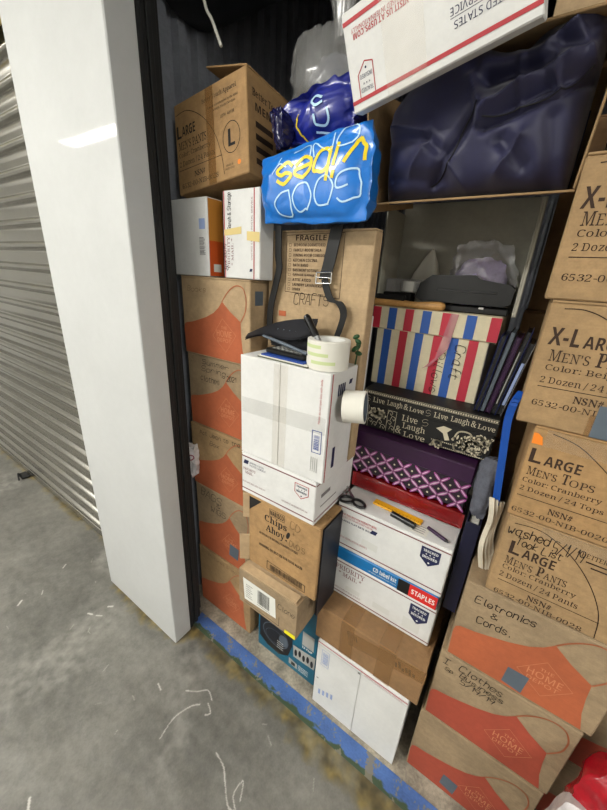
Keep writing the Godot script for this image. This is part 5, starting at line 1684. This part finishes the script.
func build_small_things() -> void:
	# on the white carton
	var o := thing("notebook", "blue and olive notebook on the white carton under the phone", "notebook", Vector3(-0.508, 1.2485, -0.705))
	o.rotation.y = -0.05
	part("cover", box_mesh(Vector3(-0.075, 0.0, -0.05), Vector3(0.09, 0.003, 0.05), 0.001), M.book_olive, o)
	part("pages", box_mesh(Vector3(-0.073, 0.003, -0.048), Vector3(0.088, 0.007, 0.048), 0.0005), M.paper, o)
	part("front_cover", box_mesh(Vector3(-0.062, 0.007, -0.05), Vector3(0.078, 0.011, 0.05), 0.001), M.book_blue, o)
	o = thing("phone", "black keypad device lying on the blue notebook", "device", Vector3(-0.505, 1.2596, -0.70))
	o.rotation.y = -0.08
	part("body", box_mesh(Vector3(-0.065, 0.0, -0.03), Vector3(0.065, 0.013, 0.03), 0.004), M.black_plastic, o)
	var st := begin()
	for i in 7:
		for j in 3:
			bx(st, Vector3(-0.05 + 0.015 * i, 0.013, -0.02 + 0.015 * j), Vector3(-0.04 + 0.015 * i, 0.0145, -0.012 + 0.015 * j), 0.0005)
	part("keys", st, M.print_grey, o)
	o = thing("pen", "slim grey pen lying across the black keypad device", "pen", Vector3.ZERO)
	st = begin()
	tube(st, [Vector3(-0.60, 1.297, -0.70), Vector3(-0.52, 1.289, -0.685), Vector3(-0.435, 1.279, -0.668)], [0.0035, 0.0045, 0.004], 10)
	part("barrel", st, M.duct_grey, o)
	st = begin()
	tube(st, [Vector3(-0.435, 1.279, -0.668), Vector3(-0.428, 1.278, -0.666)], [0.004, 0.0015], 10)
	part("tip", st, M.black_plastic, o)
	# pouch
	o = thing("pouch", "dark navy mesh pouch with lifted flap on the white carton", "pouch", Vector3.ZERO)
	var d := bag_def(Vector3(-0.60, 1.325, -0.755), Vector3(-0.475, 1.335, -0.755), Vector3(-0.43, 1.262, -0.74), Vector3(-0.62, 1.262, -0.745), 0.028, 0.03, 0.01, 12.0, 601, 3.0, 0.08, 0.3)
	part("body", bag_mesh(d, 50, 36), M.pouch_cloth, o)
	st = begin()
	surf(st, 20, 10, func(u: float, v: float) -> Vector3:
		var a: Vector3 = Vector3(-0.69, 1.288, -0.735).lerp(Vector3(-0.47, 1.352, -0.765), u)
		a.y += 0.014 * sin(u * PI)
		var b: Vector3 = Vector3(-0.67, 1.28, -0.70).lerp(Vector3(-0.45, 1.322, -0.715), u)
		b.y += 0.008 * sin(u * PI * 2.0)
		return a.lerp(b, v))
	surf(st, 20, 10, func(u: float, v: float) -> Vector3:
		var a: Vector3 = Vector3(-0.69, 1.283, -0.735).lerp(Vector3(-0.47, 1.347, -0.765), u)
		a.y += 0.014 * sin(u * PI)
		var b: Vector3 = Vector3(-0.67, 1.275, -0.70).lerp(Vector3(-0.45, 1.317, -0.715), u)
		b.y += 0.008 * sin(u * PI * 2.0)
		return a.lerp(b, v), true)
	part("flap", st, M.pouch_cloth, o)
	st = begin()
	for i in 5:
		tube(st, [Vector3(-0.575 + 0.02 * i, 1.30, -0.722), Vector3(-0.572 + 0.02 * i, 1.318, -0.728)], 0.0015, 6)
	part("mesh_stitching", st, M.duct_grey, o)
	# tape roll with marker
	o = thing("tape_roll", "clear packing tape roll standing on the white carton corner", "tape roll", Vector3(-0.396, 1.249, -0.702))
	st = begin()
	lathe(st, [Vector2(0.039, 0.0), Vector2(0.051, 0.0), Vector2(0.0515, 0.001), Vector2(0.0515, 0.067), Vector2(0.051, 0.068), Vector2(0.039, 0.068), Vector2(0.039, 0.0)], Transform3D.IDENTITY, 44)
	part("tape", st, M.paper, o)
	st = begin()
	lathe(st, [Vector2(0.0388, 0.0675), Vector2(0.0365, 0.0675), Vector2(0.0365, 0.0005), Vector2(0.0388, 0.0005)], Transform3D.IDENTITY, 32)
	part("core", st, M.print_white, o)
	st = begin()
	for j in 3:
		surf(st, 10, 1, func(u: float, v: float) -> Vector3:
			var a := lerpf(0.7, 1.9, u) + j * 0.35
			return Vector3(cos(a) * 0.0518, 0.015 + 0.018 * j + 0.008 * v, sin(a) * 0.0518), true)
	part("printed_label", st, M.print_lime, o)
	o = thing("marker", "silver and black marker pen leaning in the tape roll", "marker", Vector3.ZERO)
	st = begin()
	tube(st, [Vector3(-0.405, 1.27, -0.70), Vector3(-0.433, 1.318, -0.70)], [0.0085, 0.009], 14)
	part("barrel", st, M.silver, o)
	st = begin()
	tube(st, [Vector3(-0.433, 1.318, -0.70), Vector3(-0.436, 1.323, -0.70), Vector3(-0.462, 1.36, -0.70), Vector3(-0.466, 1.365, -0.70)], [0.0088, 0.0095, 0.009, 0.006], 14)
	part("cap", st, M.black_plastic, o)
	# green sprig
	o = thing("green_sprig", "small dark green leafy sprig behind the tape roll", "sprig", Vector3(-0.357, 1.2485, -0.778))
	st = begin()
	tube(st, [Vector3(0, 0, 0), Vector3(0.004, 0.05, 0)], 0.002, 6)
	part("stem", st, M.leaf_green, o)
	for i in 5:
		st = begin()
		var c := Vector3(0.006 * cos(i * 2.4), 0.03 + 0.01 * i, 0.006 * sin(i * 2.4))
		surf(st, 8, 6, func(u: float, v: float) -> Vector3:
			var a := PI * u
			var b := TAU * v
			return c + Vector3(sin(a) * cos(b) * 0.01, cos(a) * 0.006, sin(a) * sin(b) * 0.006).rotated(Vector3(0, 0, 1), i * 0.9), true)
		part("leaf", st, M.leaf_green, o)
	# black carrying strap
	o = thing("shoulder_strap", "black webbing shoulder strap with silver buckle hanging in front of the crafts box", "strap", Vector3.ZERO)
	st = begin()
	strap(st, smooth([Vector3(-0.628, 1.575, -0.788), Vector3(-0.627, 1.54, -0.788), Vector3(-0.626, 1.50, -0.788), Vector3(-0.622, 1.47, -0.788), Vector3(-0.635, 1.42, -0.788), Vector3(-0.65, 1.36, -0.788), Vector3(-0.652, 1.29, -0.788)], 4), 0.024, 0.003, [Vector3(1, 0.02, 0.15)])
	part("long_webbing", st, M.webbing, o)
	st = begin()
	strap(st, smooth([Vector3(-0.447, 1.57, -0.786), Vector3(-0.455, 1.53, -0.786), Vector3(-0.462, 1.49, -0.786), Vector3(-0.472, 1.45, -0.786)], 4), 0.034, 0.004, [Vector3(1, 0.1, 0)])
	part("padded_webbing", st, M.webbing, o)
	st = begin()
	strap(st, smooth([Vector3(-0.472, 1.45, -0.786), Vector3(-0.462, 1.425, -0.784), Vector3(-0.445, 1.40, -0.782), Vector3(-0.42, 1.395, -0.78), Vector3(-0.406, 1.37, -0.782), Vector3(-0.415, 1.33, -0.785), Vector3(-0.43, 1.29, -0.788)], 5), 0.02, 0.003, [Vector3(1, 0.3, 0.1)])
	part("loose_webbing", st, M.webbing, o)
	st = begin()
	var q := []
	for p in [Vector2(-0.022, -0.014), Vector2(0.022, -0.012), Vector2(0.022, 0.014), Vector2(-0.022, 0.012), Vector2(-0.022, -0.014)]:
		q.append(Vector3(-0.472 + p.x, 1.452 + p.y, -0.780))
	for i in 4:
		tube(st, [q[i], q[i + 1]], 0.0022, 8)
	tube(st, [Vector3(-0.494, 1.453, -0.779), Vector3(-0.45, 1.453, -0.779)], 0.0016, 8)
	part("buckle", st, M.steel, o)
	# scissors and ruler on the upper mailing box
	o = thing("scissors", "black handled scissors lying on the upper red-ruled postal box", "scissors", Vector3(0, 0.8275, 0))
	for c in [[Vector3(-0.340, 0.0045, -0.792), 0.6], [Vector3(-0.302, 0.0045, -0.796), -0.4]]:
		st = begin()
		var ring := []
		for i in 17:
			var a := TAU * i / 16
			ring.append(c[0] + Vector3(cos(a) * 0.021, 0, sin(a) * 0.014).rotated(Vector3.UP, c[1]))
		tube(st, ring, 0.0042, 8)
		part("handle", st, M.black_plastic, o)
	for e in [[Vector3(-0.352, 0.004, -0.808), Vector3(-0.40, 0.012, -0.845)], [Vector3(-0.325, 0.006, -0.805), Vector3(-0.385, 0.014, -0.86)]]:
		st = begin()
		strap(st, [e[0], e[1]], [0.011, 0.004], 0.0015, [Vector3(0.4, 0, -0.9)])
		part("blade", st, M.steel, o)
	o = thing("ruler", "yellow ruler lying on the upper red-ruled postal box", "ruler", Vector3(-0.2, 0.8275, -0.835))
	o.rotation.y = -0.06
	part("blade", box_mesh(Vector3(-0.07, 0, -0.012), Vector3(0.075, 0.006, 0.012), 0.001), M.ruler_yellow, o)
	st = begin()
	for i in 13:
		bx(st, Vector3(-0.065 + 0.011 * i, 0.006, 0.005), Vector3(-0.0643 + 0.011 * i, 0.0063, 0.011), 0.0)
	part("scale_marks", st, M.ink_brown, o)
	o = thing("marker", "short black marker lying in front of the yellow ruler", "marker", Vector3.ZERO)
	st = begin()
	tube(st, [Vector3(-0.205, 0.837, -0.808), Vector3(-0.165, 0.837, -0.801)], 0.0085, 12)
	part("barrel", st, M.black_plastic, o)
	st = begin()
	tube(st, [Vector3(-0.165, 0.837, -0.801), Vector3(-0.162, 0.837, -0.8005), Vector3(-0.135, 0.837, -0.796)], [0.0085, 0.0093, 0.0088], 12)
	part("cap", st, M.kit_black, o)
	o = thing("pen", "dark patterned pen near the right end of the upper red-ruled postal box", "pen", Vector3.ZERO)
	st = begin()
	tube(st, [Vector3(-0.105, 0.834, -0.818), Vector3(-0.055, 0.834, -0.797)], 0.005, 10)
	part("barrel", st, M.cover_purple, o)
	st = begin()
	tube(st, [Vector3(-0.055, 0.834, -0.797), Vector3(-0.047, 0.834, -0.7935)], [0.005, 0.002], 10)
	part("tip", st, M.kit_black, o)
	o = thing("paper_slip", "small white printed slip beside the patterned pen", "paper", Vector3(-0.12, 0.8275, -0.805))
	part("sheet", box_mesh(Vector3(-0.025, 0, -0.02), Vector3(0.02, 0.0006, 0.022), 0.0), M.paper, o)
	st = begin()
	for i in 4:
		bx(st, Vector3(-0.02, 0.0006, -0.014 + 0.009 * i), Vector3(0.012, 0.0009, -0.012 + 0.009 * i), 0.0)
	part("print", st, M.ink_grey, o)
	# on the striped box lid
	o = thing("brush", "wooden handled brush lying on the striped box lid", "brush", Vector3(-0.315, 1.3855, -0.996))
	st = begin()
	var bp := [Vector3(-0.105, 0.011, 0), Vector3(-0.095, 0.011, 0), Vector3(-0.03, 0.012, 0), Vector3(0.02, 0.010, 0), Vector3(0.06, 0.011, 0), Vector3(0.09, 0.012, 0), Vector3(0.103, 0.012, 0)]
	tube(st, smooth(bp, 3), [0.004, 0.008, 0.010, 0.0115, 0.0115, 0.011, 0.0105, 0.0095, 0.009, 0.009, 0.0095, 0.0105, 0.0115, 0.0125, 0.0125, 0.012, 0.0105, 0.008, 0.004], 14)
	part("handle", st, M.wood, o)
	part("bristles", box_mesh(Vector3(-0.095, 0.018, -0.008), Vector3(-0.01, 0.034, 0.008), 0.002), M.black_rubber, o)
	o = thing("hole_punch", "long black three hole punch on the striped box lid", "hole punch", Vector3(-0.19, 1.3855, -1.06))
	part("base", box_mesh(Vector3(-0.09, 0, -0.03), Vector3(0.125, 0.018, 0.03), 0.003), M.black_plastic, o)
	st = begin()
	var pr := PackedVector2Array([Vector2(-0.12, 0.03), Vector2(-0.11, 0.07), Vector2(-0.08, 0.092), Vector2(0.03, 0.096), Vector2(0.045, 0.086), Vector2(0.115, 0.076), Vector2(0.128, 0.066), Vector2(0.126, 0.03), Vector2(0.11, 0.022), Vector2(-0.1, 0.022)])
	var ix := Geometry2D.triangulate_polygon(pr)
	for zz in [-0.028, 0.028]:
		for i in range(0, ix.size(), 3):
			tri(st, Vector3(pr[ix[i]].x, pr[ix[i]].y, zz), Vector3(pr[ix[i + 1]].x, pr[ix[i + 1]].y, zz), Vector3(pr[ix[i + 2]].x, pr[ix[i + 2]].y, zz), Vector3(0, 0, signf(zz)))
	for i in pr.size():
		var a := pr[i]
		var b := pr[(i + 1) % pr.size()]
		quad(st, Vector3(a.x, a.y, -0.028), Vector3(b.x, b.y, -0.028), Vector3(b.x, b.y, 0.028), Vector3(a.x, a.y, 0.028), Vector3((a.x + b.x) * 0.5, (a.y + b.y) * 0.5 - 0.05, 0))
	part("lever", st, M.black_plastic, o)
	part("lever_rib", box_mesh(Vector3(-0.06, 0.052, 0.0282), Vector3(0.09, 0.058, 0.031), 0.001), M.cover_dark, o)
	part("chrome_screw", box_mesh(Vector3(0.055, 0.012, 0.0302), Vector3(0.068, 0.018, 0.033), 0.001), M.steel, o)
	o = thing("tape_dispenser", "clear tape dispenser with white roll beside the hole punch", "tape dispenser", Vector3(-0.352, 1.3855, -1.06))
	part("base", box_mesh(Vector3(-0.058, 0.0, -0.02), Vector3(0.03, 0.04, 0.022), 0.003), M.black_rubber, o)
	part("shell", box_mesh(Vector3(-0.055, 0.04, -0.018), Vector3(0.055, 0.078, 0.02), 0.004), M.clear_plastic, o)
	st = begin()
	lathe(st, [Vector2(0.012, -0.014), Vector2(0.026, -0.014), Vector2(0.026, 0.014), Vector2(0.012, 0.014), Vector2(0.012, -0.014)], Transform3D(Basis.IDENTITY, Vector3(0.016, 0.058, 0)), 24)
	part("tape_roll", st, M.print_white, o)
	# in the grey bin
	o = thing("lilac_parcel", "lilac tissue in a clear plastic bag inside the grey bin", "plastic bag", Vector3.ZERO)
	d = bag_def(Vector3(-0.232, 1.53, -1.12), Vector3(-0.095, 1.53, -1.12), Vector3(-0.085, 1.39, -1.12), Vector3(-0.235, 1.39, -1.12), 0.016, 0.012, 0.01, 12.0, 621, 3.0, 0.12, 0.8)
	part("tissue", bag_mesh(d, 50, 50), M.bag_lilac, o)
	d = bag_def(Vector3(-0.245, 1.575, -1.12), Vector3(-0.09, 1.575, -1.12), Vector3(-0.055, 1.39, -1.118), Vector3(-0.24, 1.39, -1.118), 0.028, 0.016, 0.016, 6.0, 631, 2.0, 0.12, 0.6)
	part("clear_wrap", bag_mesh(d, 50, 50), M.clear_plastic, o)
	o = thing("crumpled_paper", "crumpled off-white paper in the left of the grey bin", "paper", Vector3.ZERO)
	st = begin()
	var nz := noise(9.0, 641, 2, true)
	surf(st, 24, 24, func(u: float, v: float) -> Vector3:
		var a := TAU * v
		var y := 1.0 - u
		var r := 0.068 * pow(u, 0.8) * (1 + 0.25 * nz.get_noise_3d(cos(a) * 0.1, u * 0.2, sin(a) * 0.1))
		return Vector3(-0.318 + cos(a) * r + 0.015 * y, 1.388 + 0.165 * y, -1.118 + sin(a) * r * 0.28), true)
	part("sheet", st, M.paper, o)
	# wisp of plastic beside the jamb
	o = thing("plastic_wisp", "small crumpled white and pink plastic bag caught beside the jamb", "plastic bag", Vector3.ZERO)
	d = bag_def(Vector3(-0.985, 0.83, -0.715), Vector3(-0.95, 0.84, -0.715), Vector3(-0.935, 0.70, -0.71), Vector3(-0.985, 0.70, -0.71), 0.02, 0.006, 0.02, 11.0, 651, 2.0, 0.5, 0.8)
	part("film", bag_mesh(d, 36, 44), M.bag_pale, o)
	st = begin()
	on_bag(st, d, smooth([Vector2(0.2, 0.6), Vector2(0.5, 0.68), Vector2(0.7, 0.58), Vector2(0.4, 0.5), Vector2(0.3, 0.58)], 4), 0.005, 0.002)
	part("pink_print", st, M.pink_film, o)
